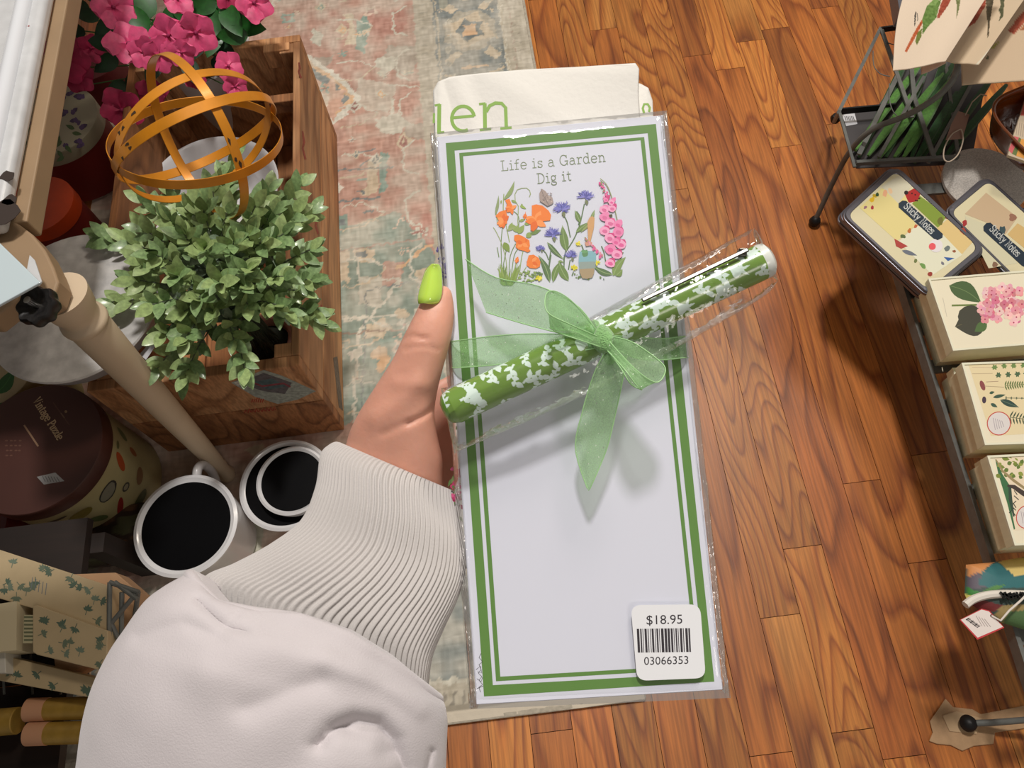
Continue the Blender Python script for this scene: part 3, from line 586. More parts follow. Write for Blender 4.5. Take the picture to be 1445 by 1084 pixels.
gl = [(195, 27, .36, 0, 235), (230, 40, .36, 0, 20), (285, 8, .37, 0, 160), (325, 25, .36, 0, 60), (328, 50, .34, 0, 170), (300, 55, .33, 0, 100), (215, 100, .30, 1, 100), (270, 100, .30, 1, 60), (180, 20, .33, 1, 200), (140, 60, .30, 1, 180), (120, 20, .28, 1, 200), (100, 45, .26, 1, 170), (245, 25, .34, 0, 300), (310, 5, .36, 0, 20),
      (340, 10, .35, 0, 330), (150, 40, .30, 1, 120), (205, 5, .36, 0, 270), (300, 30, .35, 0, 240), (275, 70, .32, 1, 110), (190, 110, .26, 1, 140), (165, 130, .25, 1, 120), (235, 70, .30, 1, 90), (120, 75, .24, 1, 150), (320, 75, .31, 1, 50), (110, 5, .27, 1, 230), (265, -15, .37, 0, 280), (330, -20, .36, 0, 300), (90, 70, .22, 1, 160), (150, 90, .25, 1, 130), (260, 20, .35, 0, 200), (345, 35, .33, 0, 20), (130, -10, .27, 1, 220), (310, 95, .28, 1, 70)]
for px, py, zz, k, ang in gl:
    p = P(px, py, zz); a = math.radians(ang); d = (RT * math.cos(a) - UP * math.sin(a) - FW * .25).normalized(); place('leaf', GM[k], p - d * .026, orient(d, (C0 - p).normalized() + Vector((ru(-.3, .3), ru(-.3, .3), 0))), fpl, ru(.85, 1.15)); fst.append(tube([ft + (p - ft) * .1, (ft + p) / 2 + Vector((0, 0, .02)), p - d * .026], .0015, 5))
mk('stem', *join(*fst), M('green_stem', (60, 96, 44), .6), fpl)
def petal_v(c, nrm, ang, L, Wd, cup):
    u, v = frame_of(nrm); d = u * math.cos(ang) + v * math.sin(ang); s = nrm.cross(d); V = []; Fc = []
    for i in range(6):
        t = i / 5; w = Wd * (.15 + .85 * math.sin(math.pi * min(1, t * .62 + .03))) * (1 if i < 5 else .75)
        for j in range(5):
            q = (j - 2) / 2; edge = (1 - abs(q) ** 2 * .22 * (1 if i > 3 else 0))
            V.append(c + d * L * t * edge + s * w * q / 2 + nrm * (cup * L * math.sin(t * 1.4) - abs(q) * .1 * L + .05 * L * math.sin(q * 5 + t * 6)))
    for i in range(5):
        for j in range(4): a = i * 5 + j; Fc.append((a, a + 1, a + 6, a + 5))
    return V, Fc
def blossom(px, py, z, r, k, tilt, n=5):
    p = P(px, py, z); nr = ((C0 - p).normalized() + Vector(tilt)).normalized(); k0 = ru(0, 6); R = r / FPX * (C0 - p).length
    b = mk('blossom', *join(*[petal_v(p, nr, k0 + i * 2 * math.pi / n, R * ru(.82, 1.0), R * ru(.86, 1.02), ru(-.1, .35)) for i in range(n)]), PINK[k], fpl)
    mk('flower_eye', *lathe(p, [(0, R * .02), (R * .1, R * .04), (R * .06, R * .12), (0, R * .14)], 8, nr), M('flower_eye', (150, 30, 80), .6), b)
    fst2.append(tube([p - nr * .002, p - nr * .03 + Vector((0, 0, -.02)), ft + Vector((ru(-.03, .03), ru(-.03, .03), 0))], .0013, 5))
fst2 = []
for a in ((160, 10, .38, 27, 0, (.1, .2, 0)), (238, 50, .40, 26, 0, (-.3, 0, 0)), (276, 46, .40, 29, 0, (.2, -.1, 0)), (256, 74, .39, 19, 0, (0, -.6, 0)), (182, 62, .37, 30, 0, (-.2, .4, 0)), (205, 75, .36, 22, 0, (0, -.3, 0)), (224, 78, .38, 24, 0, (0, -.5, 0)), (322, 93, .36, 21, 0, (.4, 0, 0)), (332, 122, .34, 19, 0, (.2, -.5, 0)), (250, -2, .40, 22, 0, (0, .3, 0)),
          (358, 4, .38, 26, 0, (.2, .2, 0)), (172, 155, .28, 28, 1, (0, -.2, 0)), (95, 85, .28, 30, 1, (-.2, 0, 0)), (128, 68, .28, 18, 1, (.3, .2, 0)), (215, 130, .26, 20, 1, (0, 0, 0)), (322, -5, .38, 18, 1, (0, 0, 0)), (110, 110, .24, 20, 1, (0, 0, 0)), (195, 0, .33, 18, 1, (0, .3, 0)), (275, 112, .28, 14, 1, (0, 0, 0))): blossom(*a)
mk('flower_stalk', *join(*fst2), M('green_stem'), fpl)

# ================================================================== CANISTERS LEFT OF THE CRATE
def canister(name, px, py, z, r_px, hgt, lidm, bodym, label, cat='canister'):
    c = P(px, py, z); r = r_px / FPX * (C0 - c).dot(-FW) * -1 * -1 if False else r_px / FPX * (c - C0).dot(FW)
    base = Vector((c.x, c.y, z - hgt)); o = mk(name, *lathe(base, [(0, 0), (r * .97, 0), (r * .97, hgt - .028), (0, hgt - .028)], 72), bodym, origin=base); tag(o, label, cat)
    l = mk('lid', *lathe(base, [(r * .97, hgt - .03), (r, hgt - .03), (r, hgt - .002), (r * .985, hgt), (0, hgt)], 72), lidm, o); return o, c, r
PB = M('puzzle_paper', (176, 164, 118), .6, var=(20, .1))
pz, pzc, pzr = canister('puzzle_tube', 48, 632, .22, 98, .205, M('brown_card_lid', (74, 40, 32), .45, var=(14, .1)), PB, 'brown lidded round puzzle canister with peppers and mushrooms on its side', 'canister')
pr = Print((0, 0, .2201), (0, 0, 1)); dx, dy = .45, .893
pr.text('Vintage Puzzle', 46, 566, .533, .846, 12.5, (196, 168, 130), .13, .06, scale_x=.62); 
pr.line([(34, 600), (54, 630)], 2.6, (158, 124, 96)); pr.line([(75, 568), (98, 600)], 1.4, (98, 66, 52)); pr.line([(86, 583), (91, 590)], 1.8, (120, 92, 70)); pr.dot(93, 581, 2, (150, 122, 88)); pl_ = Print((0, 0, .2201), (0, 0, 1)); pl_.poly([(52, 673), (78, 667), (91, 679), (62, 684)], (150, 150, 150))
for k in range(6): pl_.line([(60 + k * 4, 672 + k * .2), (64 + k * 4, 680)], .9, (90, 90, 92), z=8)
pl_.done('barcode_label', pz)
for k in range(14): pr.dot(10 + (k % 4) * 6 + ru(-1, 1), 622 + (k // 4) * 7, 2.2, (96, 62, 48), 1.2)
pr.done('lid_lettering', pz)
def side_print(cv, items, parent, nm, r_off=.0004):
    """draw onto the side of a cylinder: items = (angle deg, height, shape pts in metres, colour)"""
    V = []; Fc = []; Cc = []; c, r = cv; lay = 0
    for ang, hh, pts, col in items:
        lay += 1; base = len(V); rr = r * .97 + r_off + lay * 2e-5
        cen = (sum(p[0] for p in pts) / len(pts), sum(p[1] for p in pts) / len(pts))
        for x, y in [cen] + list(pts): a = math.radians(ang) + x / r; V.append(Vector((c.x + rr * math.cos(a), c.y + rr * math.sin(a), hh + y)))
        for k in range(len(pts)): Fc.append((base, base + 1 + k, base + 1 + (k + 1) % len(pts))); Cc.append(lin(col))
    return mk(nm, V, Fc, INK, parent, smooth=False, cols=Cc)
def E2(rx, ry, rot=0, n=14, j=0): return [(math.cos(2 * math.pi * k / n) * rx * (1 + ru(-j, j)) * math.cos(rot) - math.sin(2 * math.pi * k / n) * ry * math.sin(rot), math.cos(2 * math.pi * k / n) * rx * math.sin(rot) + math.sin(2 * math.pi * k / n) * ry * math.cos(rot)) for k in range(n)]
it = []
for a0, h0, s_, c_ in ((-8, .155, E2(.020, .008, 1.0), (172, 76, 34)), (8, .12, E2(.012, .006, 1.3), (150, 90, 50)), (-36, .148, E2(.021, .015, .3, 16, .08), (58, 54, 46)), (-36, .148, E2(.018, .012, .3, 16, .1), (132, 128, 110)), (-25, .115, E2(.009, .008), (70, 66, 56)), (-25, .115, E2(.006, .005), (150, 142, 116)),
                     (-42, .095, E2(.022, .006, .9), (140, 36, 28)), (-64, .15, E2(.02, .012, .1), (132, 116, 40)), (-80, .165, E2(.018, .003, .2), (80, 60, 40)), (-60, .11, E2(.016, .008, 2.2), (92, 106, 60)), (5, .17, E2(.008, .004), (110, 110, 70)), (-10, .09, E2(.016, .01, .4), (130, 96, 62)), (-52, .06, E2(.015, .01, .8), (120, 50, 34)), (-28, .06, E2(.02, .01, 0), (96, 100, 60)), (20, .15, E2(.015, .008, .9), (104, 110, 70))): it.append((a0, h0, s_, c_))
side_print((pzc, pzr), it, pz, 'vegetable_print')
lc, lcc, lcr = canister('leaf_print_canister', -12, 520, .17, 62, .155, M('cream_leaf_lid', (176, 160, 122), .6), PB, 'cream canister with a green basil leaf print behind the brown puzzle lid', 'canister')
pr = Print((0, 0, .1701), (0, 0, 1)); pr.leaf(-6, 556, 20, 520, 20, (36, 92, 34), 3, vein=(60, 120, 50)); pr.leaf(-12, 582, 10, 568, 12, (44, 86, 34)); pr.line([(-5, 510), (10, 516), (2, 500)], 1, (150, 110, 90)); pr.done('leaf_print', lc)
oc2, occ, ocr = canister('orange_lid_canister', 55, 288, .14, 49, .125, M('orange_lid', (206, 74, 26), .4, var=(20, .15)), M('red_dark_card', (120, 30, 22), .6), 'small round canister with an orange lid behind the grey tray', 'canister')
pr = Print((0, 0, .1401), (0, 0, 1)); pr.text('izzle', 52, 280, .45, .893, 10, (220, 150, 100), .14, .08, scale_x=.6); pr.line([(46, 292), (54, 308)], 1.6, (214, 130, 80)); pr.done('lid_lettering', oc2)
flc, fcc, fcr = canister('floral_lid_canister', 72, 170, .16, 66, .145, M('cream_floral_lid', (160, 156, 132), .5), M('red_dark_card'), 'round canister with a cream lid printed with purple flowers beside the crate', 'canister')
pr = Print((0, 0, .1601), (0, 0, 1))
for k in range(75):
    a = ru(0, 6.28); q = 60 * math.sqrt(rnd()); x, y = 72 + q * math.cos(a), 170 + q * math.sin(a); b = ru(0, 6.28)
    if y > 180 and rnd() < .7: pr.leaf(x, y, x + 14 * math.cos(b), y + 14 * math.sin(b), 6, (70, 96, 50))
    else: pr.leaf(x, y, x + 9 * math.cos(b), y + 9 * math.sin(b), 6, (66, 46, 84)); pr.dot(x, y, 3.5, (84, 60, 104), jag=.3)
pr.done('floral_print', flc)
rc, rcc, rcr = canister('red_lid_canister', -34, 742, .15, 44, .135, M('dark_red_lid', (104, 20, 18), .5), M('red_dark_card'), 'dark red round canister in the shade below the puzzle lid', 'canister')
rd2, _, _ = canister('crimson_canister', 128, 84, .10, 40, .085, M('crimson_card', (92, 16, 20), .6), M('crimson_card'), 'crimson canister in the dark gap left of the crate', 'canister')

# ================================================================== TABLE AT THE UPPER LEFT (enamel top, tan apron, turned leg, star knob)
WCH = M('chipped_white_paint', (204, 206, 208), .35, coat=.3, var=(40, .1)); TAN = M('tan_painted_wood', (156, 130, 100), .6, var=(14, .08), bump=(300, .1)); CRM = M('cream_painted_wood', (212, 192, 164), .5, var=(10, .08), bump=(200, .12)); CHIP = M('bare_metal_chip', (52, 40, 34), .7)
TZ = 0.60
e0 = P(52, 0, TZ); e1 = P(18, 300, TZ); ex = (e0.x + e1.x) / 2
tb = empty('enamel_top_table', (ex - .3, e1.y + .6, 0), 'white enamel topped table with tan apron and turned cream leg, chipped at the corner', 'table')
ylow = e1.y - .015
mk('tabletop', *box((ex - .352, ylow + .75, TZ - .012), (.70, 1.5, .022)), WCH, tb, mods=[('BEV', .008, 4)], smooth=True)
mk('raised_edge', *tube([Vector((ex - .030, ylow + .03, TZ + .0)), Vector((ex - .030, ylow + 1.4, TZ + .0))], .011, 12), M('glossy_white_enamel', (226, 230, 236), .15, coat=.8), tb)
def chip(cx, cy, r, z, par, m=CHIP, n=11):
    q = [Vector((cx + math.cos(k * 6.283 / n) * r * ru(.6, 1.3), cy + math.sin(k * 6.283 / n) * r * ru(.6, 1.3), z)) for k in range(n)]; mk('paint_chip', *prism(q, [v + Vector((0, 0, .0006)) for v in q]), m, par, smooth=False)
for px, py, r in ((8, 248, .009), (4, 300, .02), (12, 282, .008), (40, 36, .0012)):
    q = P(px, py, TZ); chip(q.x, q.y, r, TZ - .0012, tb, CHIP if r > .002 else M('red_fleck', (150, 40, 40), .6))
apx = P(76, 150, .565).x
mk('apron', *prism([Vector((apx - .02, ylow + .02, .545)), Vector((apx, ylow + .02, .545)), Vector((apx, ylow + 1.5, .545)), Vector((apx - .02, ylow + 1.5, .545))], [Vector((apx - .02, ylow + .02, TZ - .024)), Vector((apx, ylow + .02, TZ - .024)), Vector((apx, ylow + 1.5, TZ - .024)), Vector((apx - .02, ylow + 1.5, TZ - .024))]), TAN, tb, smooth=False, mods=[('BEV', .002, 2)])
# turned leg from floor point up to the square block
lf = P(322, 672, 0.008); top = P(84, 415, .540); ax = (top - lf); LL = ax.length; ax.normalize()
mk('leg', *lathe(lf, [(0, 0), (.013, 0), (.016, .012), (.013, .022), (.0135, .035), (.017, .12), (.021, .26), (.0255, LL * .78), (.027, LL * .865), (.0255, LL * .88), (.0295, LL * .888), (.0305, LL * .897), (.0295, LL * .906), (.0255, LL * .914), (.025, LL * .93), (.029, LL * .945), (.033, LL * .985), (.034, LL * 1.0), (0, LL)], 40, ax), CRM, tb)
for q_ in ((ex - .06, ylow + 1.42), (ex - .64, ylow + 1.42), (ex - .64, ylow + .08)): mk('leg', *lathe(Vector((*q_, .0)), [(0, 0), (.013, 0), (.016, .012), (.0135, .035), (.021, .26), (.027, .5), (.03, .585), (0, .585)], 24), CRM, tb)
blk = [(-60, 330), (28, 318), (45, 334), (66, 350), (84, 372), (96, 396), (103, 416), (96, 438), (72, 452), (48, 440), (10, 470), (-60, 470)]
mk('leg_block', *prism([P(x, y, .545) for x, y in blk], [P(x, y, .545) + Vector((0, 0, .03)) for x, y in blk]), TAN, tb, smooth=False, mods=[('BEV', .003, 3)])
pl = [(0 - 30, 308), (1, 344), (60, 401), (0, 434), (-40, 455)]
cp = mk('corner_panel', *prism([P(x, y, .62) for x, y in pl], [P(x, y, .62) + Vector((0, 0, .004)) for x, y in pl]), M('pale_blue_white_metal', (196, 212, 218), .35, coat=.3), tb, smooth=False, mods=[('BEV', .001, 2)])
fl = [(39, 382), (43, 361), (50, 368), (60, 398), (56, 404)]
mk('folded_tab', *prism([P(x, y, .607) for x, y in fl], [P(x, y, .607) + Vector((0, 0, .0015)) for x, y in fl]), WCH, cp, smooth=False)
kc = P(53, 432, .597); kax = (RT * -.12 + UP * .32 - FW * .94).normalized(); ku, kv = frame_of(kax); V = []
def lobes(h, r, n=48): return [kc + kax * h + (ku * math.cos(2 * math.pi * k / n) + kv * math.sin(2 * math.pi * k / n)) * r * (1 + .075 * math.cos(8 * 2 * math.pi * k / n)) for k in range(n)]
rings = [lobes(-.012, .012), lobes(-.011, .020), lobes(-.006, .0225), lobes(.003, .0225), lobes(.006, .0205), lobes(.005, .015), lobes(.002, .012), lobes(.001, .006)]
V = [v for r_ in rings for v in r_]; Fc = [(i * 48 + k, i * 48 + (k + 1) % 48, (i + 1) * 48 + (k + 1) % 48, (i + 1) * 48 + k) for i in range(7) for k in range(48)] + [tuple(range(48))[::-1], tuple(7 * 48 + k for k in range(48))]
kn = mk('star_knob', V, Fc, M('black_plastic', (22, 21, 22), .4), tb)
mk('bolt', *tube([kc + kax * .0, kc + kax * .017], .0042, 16), M('bright_steel', (190, 186, 180), .25, 1.0), kn)

# ================================================================== MUGS
def mug(px, py, z, rpx, hgt, label, handle=None, inner=BLK, outer=None, cat='mug', zb=.008, grp=None, wall=.0065, taper=.86):
    c = P(px, py, z); r = rpx / FPX * (c - C0).dot(FW); b = Vector((c.x, c.y, zb)); h = z - zb
    o = mk('enamel_mug', *lathe(b, [(0, .002), (r * taper * .9, 0), (r * taper, .006), (r * .97, h * .8), (r, h - .004), (r * 1.0, h), (r - wall * .5, h + .001), (r - wall, h - .002)], 72), outer or CERA, origin=b); tag(o, label, cat, grp)
    mk('rim', *lathe(b, [(r - wall, h - .002), (r - wall * .4, h + .0022), (r + .001, h), (r + .0005, h - .005), (r - .001, h - .006)], 72), ENW, o)
    mk('inside', *lathe(b, [(r - wall, h - .0015), (r - wall - .002, h - .006), (r * taper * .93, .014), (0, .01)], 72), inner, o)
    if handle:
        a = math.radians(handle); d = Vector((math.cos(a), math.sin(a), 0)); s = Vector((0, 0, 1)); w = Vector((-d.y, d.x, 0))
        pts = [b + d * (r - .004) + s * (h - .012), b + d * (r + .014) + s * (h - .009), b + d * (r + .027) + s * (h - .026), b + d * (r + .026) + s * (h * .5), b + d * (r + .010) + s * (h * .28), b + d * (r * .93) + s * (h * .25)]
        mk('handle', *tube([Vector(q) for q in spline([tuple(p) for p in pts], 20)], .0075, 12), CERA, o)
    return o
mug(262, 741, .135, 73, .12, 'large white enamel mug with black inside and handle, left of the two nested ones', handle=84, wall=.011)
mug(404, 684, .09, 66, .08, 'outer white and black enamel bowl of the nested pair beside the sleeve', cat='bowl', wall=.009, taper=.8)
mug(412, 678, .108, 50, .09, 'smaller white rimmed enamel cup nested inside the black bowl', cat='cup', wall=.007, zb=.020)

# ================================================================== LOWER LEFT: basket of leaf printed boxes, rolls
LB = empty('wire_basket', P(80, 880, .21), 'dark wire basket frame at the lower left holding leaf printed boxes', 'basket')
def rod(parent, pts, r=.002, m=IRON, nm='wire'): return mk(nm, *tube([P(*p) for p in pts], r, 8), m, parent)
CARD = M('cream_card', (186, 166, 130), .65, var=(30, .06)); CARDP = M('printed_card', attr=True, rough=.65)
def slab_box(name, quad, z0, z1, mat, label=None, cat=None, group=None, parent=None, bev=.001):
    top = [P(x, y, z1) for x, y in quad]; bot = [Vector((v.x, v.y, z0)) for v in top]
    o = mk(name, *prism(bot, top), mat, parent, smooth=False, mods=[('BEV', bev, 2)])
    if parent is None: tag(o, label, cat, group)
    return o
bz = slab_box('cardboard_box', [(60, 812), (163, 808), (196, 836), (190, 900), (80, 960)], .225, .262, M('peach_card', (168, 132, 98), .7), 'plain peach cardboard box behind the leaf printed boxes', 'box')
b1 = slab_box('leaf_printed_box', [(-60, 758), (0, 776), (155, 827), (152, 890), (0, 845), (-60, 826)], .262, .302, CARD, 'cream box printed with green leaves, lying furthest back in the wire basket', 'box')
b2 = slab_box('leaf_printed_box', [(46, 855), (52, 854), (152, 890), (150, 948), (52, 924), (46, 920)], .266, .31, CARD, 'leaf printed box with a white end and striped sticker, middle of the basket', 'box')
b3 = slab_box('leaf_printed_box', [(-50, 918), (8, 926), (158, 962), (156, 990), (6, 962), (-50, 950)], .240, .28, CARD, 'leaf printed box nearest the bottom edge, lowest in the wire basket', 'box')
b4 = slab_box('white_box', [(-40, 880), (6, 882), (8, 950), (-40, 950)], .262, .296, M('white_card', (200, 196, 184), .6), 'small white box at the left edge beside the sticker ended box', 'box')
wb2 = mk('box_end', *prism([P(x, y, .268) for x, y in ((16, 860), (50, 855), (50, 922), (16, 925))], [P(x, y, .268) + Vector((0, 0, .04)) for x, y in ((16, 860), (50, 855), (50, 922), (16, 925))]), M('ivory_card', (206, 192, 158), .6), b2, smooth=False)
def leafprint(par, z, poly, seed, n):
    r = random.Random(seed); pr = Print((0, 0, z), (0, 0, 1)); x0 = min(p[0] for p in poly); x1 = max(p[0] for p in poly); y0 = min(p[1] for p in poly); y1 = max(p[1] for p in poly); c = 0; t = 0
    while c < n and t < 4000:
        t += 1; x, y = r.uniform(x0, x1), r.uniform(y0, y1); ins = False
        for k in range(len(poly)):
            a, b = poly[k - 1], poly[k]
            if (a[1] > y) != (b[1] > y) and x < (b[0] - a[0]) * (y - a[1]) / (b[1] - a[1]) + a[0]: ins = not ins
        if not ins or x < 3: continue
        c += 1; a = r.uniform(0, 6.28); col = r.choice([(86, 104, 88), (104, 116, 96), (112, 126, 108)])
        for q in range(5): b = a + (q - 2) * .6; l = r.uniform(6, 10); pr.leaf(x, y, x + l * math.cos(b), y + l * math.sin(b), 3.6, col)
        pr.line([(x, y), (x - 7 * math.cos(a), y - 7 * math.sin(a))], 1.1, col)
    return pr
pp = leafprint(b1, .3021, [(0, 784), (60, 802), (148, 831), (145, 880), (4, 838)], 4, 20)
for k in range(5): pp.line([(46 + k * 5, 815 + k * 2), (44 + k * 5, 832 + k * 2)], 1, (112, 120, 124))
pp.done('leaf_print', b1)
leafprint(b2, .3101, [(58, 862), (146, 894), (144, 940), (58, 918)], 5, 15).done('leaf_print', b2); leafprint(b3, .2801, [(10, 933), (150, 966), (150, 982), (12, 956)], 6, 9).done('leaf_print', b3)
pr = Print((0, 0, .3081), (0, 0, 1)); pr.poly([(34, 868), (48, 868), (46, 908), (32, 908)], (184, 176, 140))
for k in range(7): pr.line([(34, 871 + k * 5.4), (47, 871 + k * 5.4)], 2.6, (104, 108, 80), z=10)
pr.done('striped_sticker', b2)
for pts in ([(155, 822, .31), (154, 900, .30), (150, 975, .27)], [(172, 836, .31), (171, 920, .28)], [(155, 822, .31), (196, 836, .31)], [(192, 838, .31), (155, 882, .30)], [(157, 880, .3), (180, 930, .28)], [(162, 822, .31), (194, 846, .31)], [(195, 836, .31), (186, 900, .26)]): rod(LB, pts, .0032)
mk('wire_floor', *join(*[tube([P(x, 862, .222), P(x + 6, 980, .222)], .0018, 6) for x in (-40, 0, 40, 80, 120, 160)]), IRON, LB)
# gold rolls with paper bands
GOLD = M('gold_kraft_roll', (170, 136, 60), .45, .2, var=(60, .2)); PKB = M('pink_paper_band', (196, 146, 112), .7)
def roll(y0, y1, x0, x1, z, label):
    a = P(x0, (y0 + y1) / 2, z); b = P(x1, (y0 + y1) / 2 - 4, z); r = (P(x0, y0, z) - P(x0, y1, z)).length / 2
    o = mk('wrapping_roll', *tube([a, b], r, 32), GOLD, mods=[('BEV', .001, 1)], smooth=True); tag(o, label, 'paper roll', 'gold rolls in the lower left corner')
    mk('paper_band', *tube([a.lerp(b, .0) + (a - b).normalized() * .004, a.lerp(b, .2)], r * 1.04, 32), PKB, o); return o
roll(986, 1018, 44, 165, .25, 'upper gold roll with a pink paper band below the boxes'); roll(1020, 1052, 44, 165, .25, 'lower gold roll with a pink paper band at the bottom left')
roll(1002, 1040, -20, 26, .245, 'short gold roll end with a pink band at the left edge')
sh = empty('low_shelf', P(40, 930, .1), 'dark low wooden shelf carrying the basket and rolls', 'shelf')
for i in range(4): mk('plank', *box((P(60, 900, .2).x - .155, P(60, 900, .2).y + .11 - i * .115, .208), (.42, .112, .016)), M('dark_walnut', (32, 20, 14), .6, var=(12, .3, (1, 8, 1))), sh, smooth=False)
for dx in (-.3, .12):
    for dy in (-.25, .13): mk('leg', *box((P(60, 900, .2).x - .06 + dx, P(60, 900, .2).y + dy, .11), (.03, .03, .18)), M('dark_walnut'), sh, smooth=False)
# dim floral cushion between shelf and mugs
fc_ = P(110, 765, .10); V = []; Fc = []; n = 40
for j in range(n + 1):
    for i in range(n + 1):
        u, v = i / n * 2 - 1, j / n * 2 - 1; h = (max(0, (1 - u ** 4) * (1 - v ** 4))) ** .5; V.append(Vector((fc_.x + u * .15 - .03, fc_.y + v * .05 + .02, .045 + h * .045 + .003 * mnoise.noise(Vector((u * 3, v * 3, 0))))))
nt_ = len(V); V += [Vector((v.x, v.y, .09 - v.z)) for v in V]
for s in (0, nt_):
    for j in range(n):
        for i in range(n): a = s + j * (n + 1) + i; Fc.append((a, a + 1, a + n + 2, a + n + 1) if not s else (a, a + n + 1, a + n + 2, a + 1))
vc = []
for v in V:
    q = mnoise.noise(v * 38); c = (74, 74, 48) if q > .18 else (88, 58, 36) if q < -.25 else (46, 30, 20); vc.append(lin(c))
tag(mk('floral_pouch', V, Fc, M('dark_floral_cloth', attr=True, rough=.9), vcols=vc), 'dark floral cloth pouch in the shade between the mug and the boxes', 'pouch')

# ================================================================== RIGHT: iron display shelf
SZ = .205
s0 = P(1278, 424, SZ); s1 = P(1397, 796, SZ); dS = (s1 - s0); dS.z = 0; Ls = dS.length; dS.normalize(); nS = Vector((-dS.y, dS.x, 0)); 
if nS.x < 0: nS = -nS
shelf = empty('iron_display_shelf', (s0 + s1) / 2 + nS * .2 - Vector((0, 0, SZ)), 'slate grey iron display shelf with ball feet on the right side', 'shelf')
aS = s0 - dS * .215; bS = s0 + dS * (Ls + .30)
mk('front_rail', *bar(aS, bS, .006, .022), IRON, shelf, smooth=False); mk('back_rail', *bar(aS + nS * .42, bS + nS * .42, .006, .022), IRON, shelf, smooth=False)
for k in range(15):
    t = k / 14; q = aS.lerp(bS, t); mk('slat', *bar(q, q + nS * .42, .022, .005), IRON, shelf, smooth=False)
for (cx, cy) in ((1150, 312),):
    f0 = P(cx, cy, .012); ft_ = mk('leg', *tube([Vector(q) for q in spline([tuple(p) for p in (f0, P(1178, 252, .12), P(1202, 210, .21), P(1232, 182, .27), P(1272, 166, .31), P(1306, 148, .35), P(1334, 126, .38), P(1350, 100, .40), P(1352, 60, .42))], 30)], .0048, 12), IRON, shelf)
    mk('ball_foot', *lathe(f0 - Vector((0, 0, .011)), [(0, 0), (.008, .002), (.0115, .010), (.009, .018), (.005, .022), (0, .023)], 24), IRONB, ft_)
f2 = P(1366, 1021, .016); l2 = mk('leg', *tube([f2, P(1400, 1020, .03), P(1500, 1012, .08), bS + nS * .1], .0048, 12), IRON, shelf)
mk('ball_foot', *lathe(f2 - Vector((0, 0, .010)), [(0, 0), (.008, .002), (.0125, .010), (.010, .018), (.005, .022), (0, .023)], 24), IRONB, l2)
mk('leg', *tube([aS + nS * .42, aS + nS * .45 - Vector((0, 0, SZ - .006))], .0048, 10), IRON, shelf); mk('leg', *tube([bS + nS * .42, bS + nS * .45 - Vector((0, 0, SZ - .006))], .0048, 10), IRON, shelf)
pk = [(1312, 1018), (1326, 998), (1334, 986), (1345, 998), (1372, 1001), (1384, 1008), (1445, 996), (1520, 992), (1520, 1026), (1446, 1028), (1404, 1034), (1402, 1050), (1374, 1053), (1358, 1060), (1342, 1052), (1322, 1050), (1311, 1046), (1316, 1034)]
kb = mk('cardboard_scrap', *prism([P(x, y, .0008) for x, y in pk], [P(x, y, .0034) for x, y in pk]), M('torn_kraft', (176, 142, 106), .85, var=(60, .15), bump=(120, .4, .002)), smooth=False, mods=[('BEV', .0008, 1)]); tag(kb, 'torn brown cardboard scrap under the iron foot on the floor', 'cardboard')
pk2 = [(1330, 1010), (1350, 1004), (1386, 1014), (1378, 1036), (1340, 1032)]; mk('torn_layer', *prism([P(x, y, .0034) for x, y in pk2], [P(x, y, .0050) for x, y in pk2]), M('torn_kraft_light', (188, 158, 122), .85), kb, smooth=False)

# keepsake boxes
BXM = M('whitewashed_box', (222, 216, 182), .6, var=(26, .08, (1, 5, 1)), bump=(260, .08)); BXE = M('pale_box_edge', (222, 220, 196), .5); PAPW = M('box_top_paper', (226, 218, 192), .5); SPK = (110, 92, 64)
def keepsake(TL, BL, tdir_len, z, hgt, label, first_art=None, shift=(0, 0), lidh=.021):
    """TL, BL: near left corners of the lid in the photo (pixels on plane z); box reaches tdir_len metres to the right"""
    a = P(*TL, z); b = P(*BL, z); a += Vector((shift[0], shift[1], 0)); b += Vector((shift[0], shift[1], 0)); e = (b - a); L = e.length; e.normalize(); n = Vector((-e.y, e.x, 0)); n = n if n.x > 0 else -n
    def q(s, t, zz): return Vector((*(a + e * (s * L) + n * t)[:2], zz))
    def blk(i0, i1, t0, t1, z0, z1): return prism([q(i0, t0, z0), q(i1, t0, z0), q(i1, t1, z0), q(i0, t1, z0)], [q(i0, t0, z1), q(i1, t0, z1), q(i1, t1, z1), q(i0, t1, z1)])
    W_ = tdir_len; k = .0028 / L
    o = mk('keepsake_box', *blk(k * 1.2, 1 - k * 1.2, .0034, W_ - .0034, z - hgt, z - lidh + .004), BXM, smooth=False, mods=[('BEV', .0008, 2)]); tag(o, label, 'box', 'keepsake boxes on the iron shelf')
    ld = mk('lid', *blk(0, 1, 0, W_, z - lidh, z - .0026), BXM, o, smooth=False, mods=[('BEV', .0008, 2)])
    mk('lid_rim', *join(blk(0, k * 1.1, 0, W_, z - .0026, z), blk(1 - k * 1.1, 1, 0, W_, z - .0026, z), blk(k * 1.1, 1 - k * 1.1, 0, .003, z - .0026, z), blk(k * 1.1, 1 - k * 1.1, W_ - .003, W_, z - .0026, z)), BXE, ld, smooth=False)
    mk('top_print_sheet', *blk(k * 1.1, 1 - k * 1.1, .003, W_ - .003, z - .0026, z - .0018), PAPW, ld, smooth=False)
    return o
ZB = .300; BH = .046
lower = [keepsake((1310, 393), (1345, 495), .16, ZB - BH - .001, BH, 'lower closed cream box under the hydrangea box', shift=(-.012, -.006)),
         keepsake((1357, 512), (1390, 628), .16, ZB - BH - .001, BH, 'lower closed cream box under the pressed plants box', shift=(-.016, -.006)),
         keepsake((1393, 643), (1432, 770), .16, ZB - BH - .001, BH, 'lower closed cream box under the lizard picture box', shift=(-.010, -.004))]
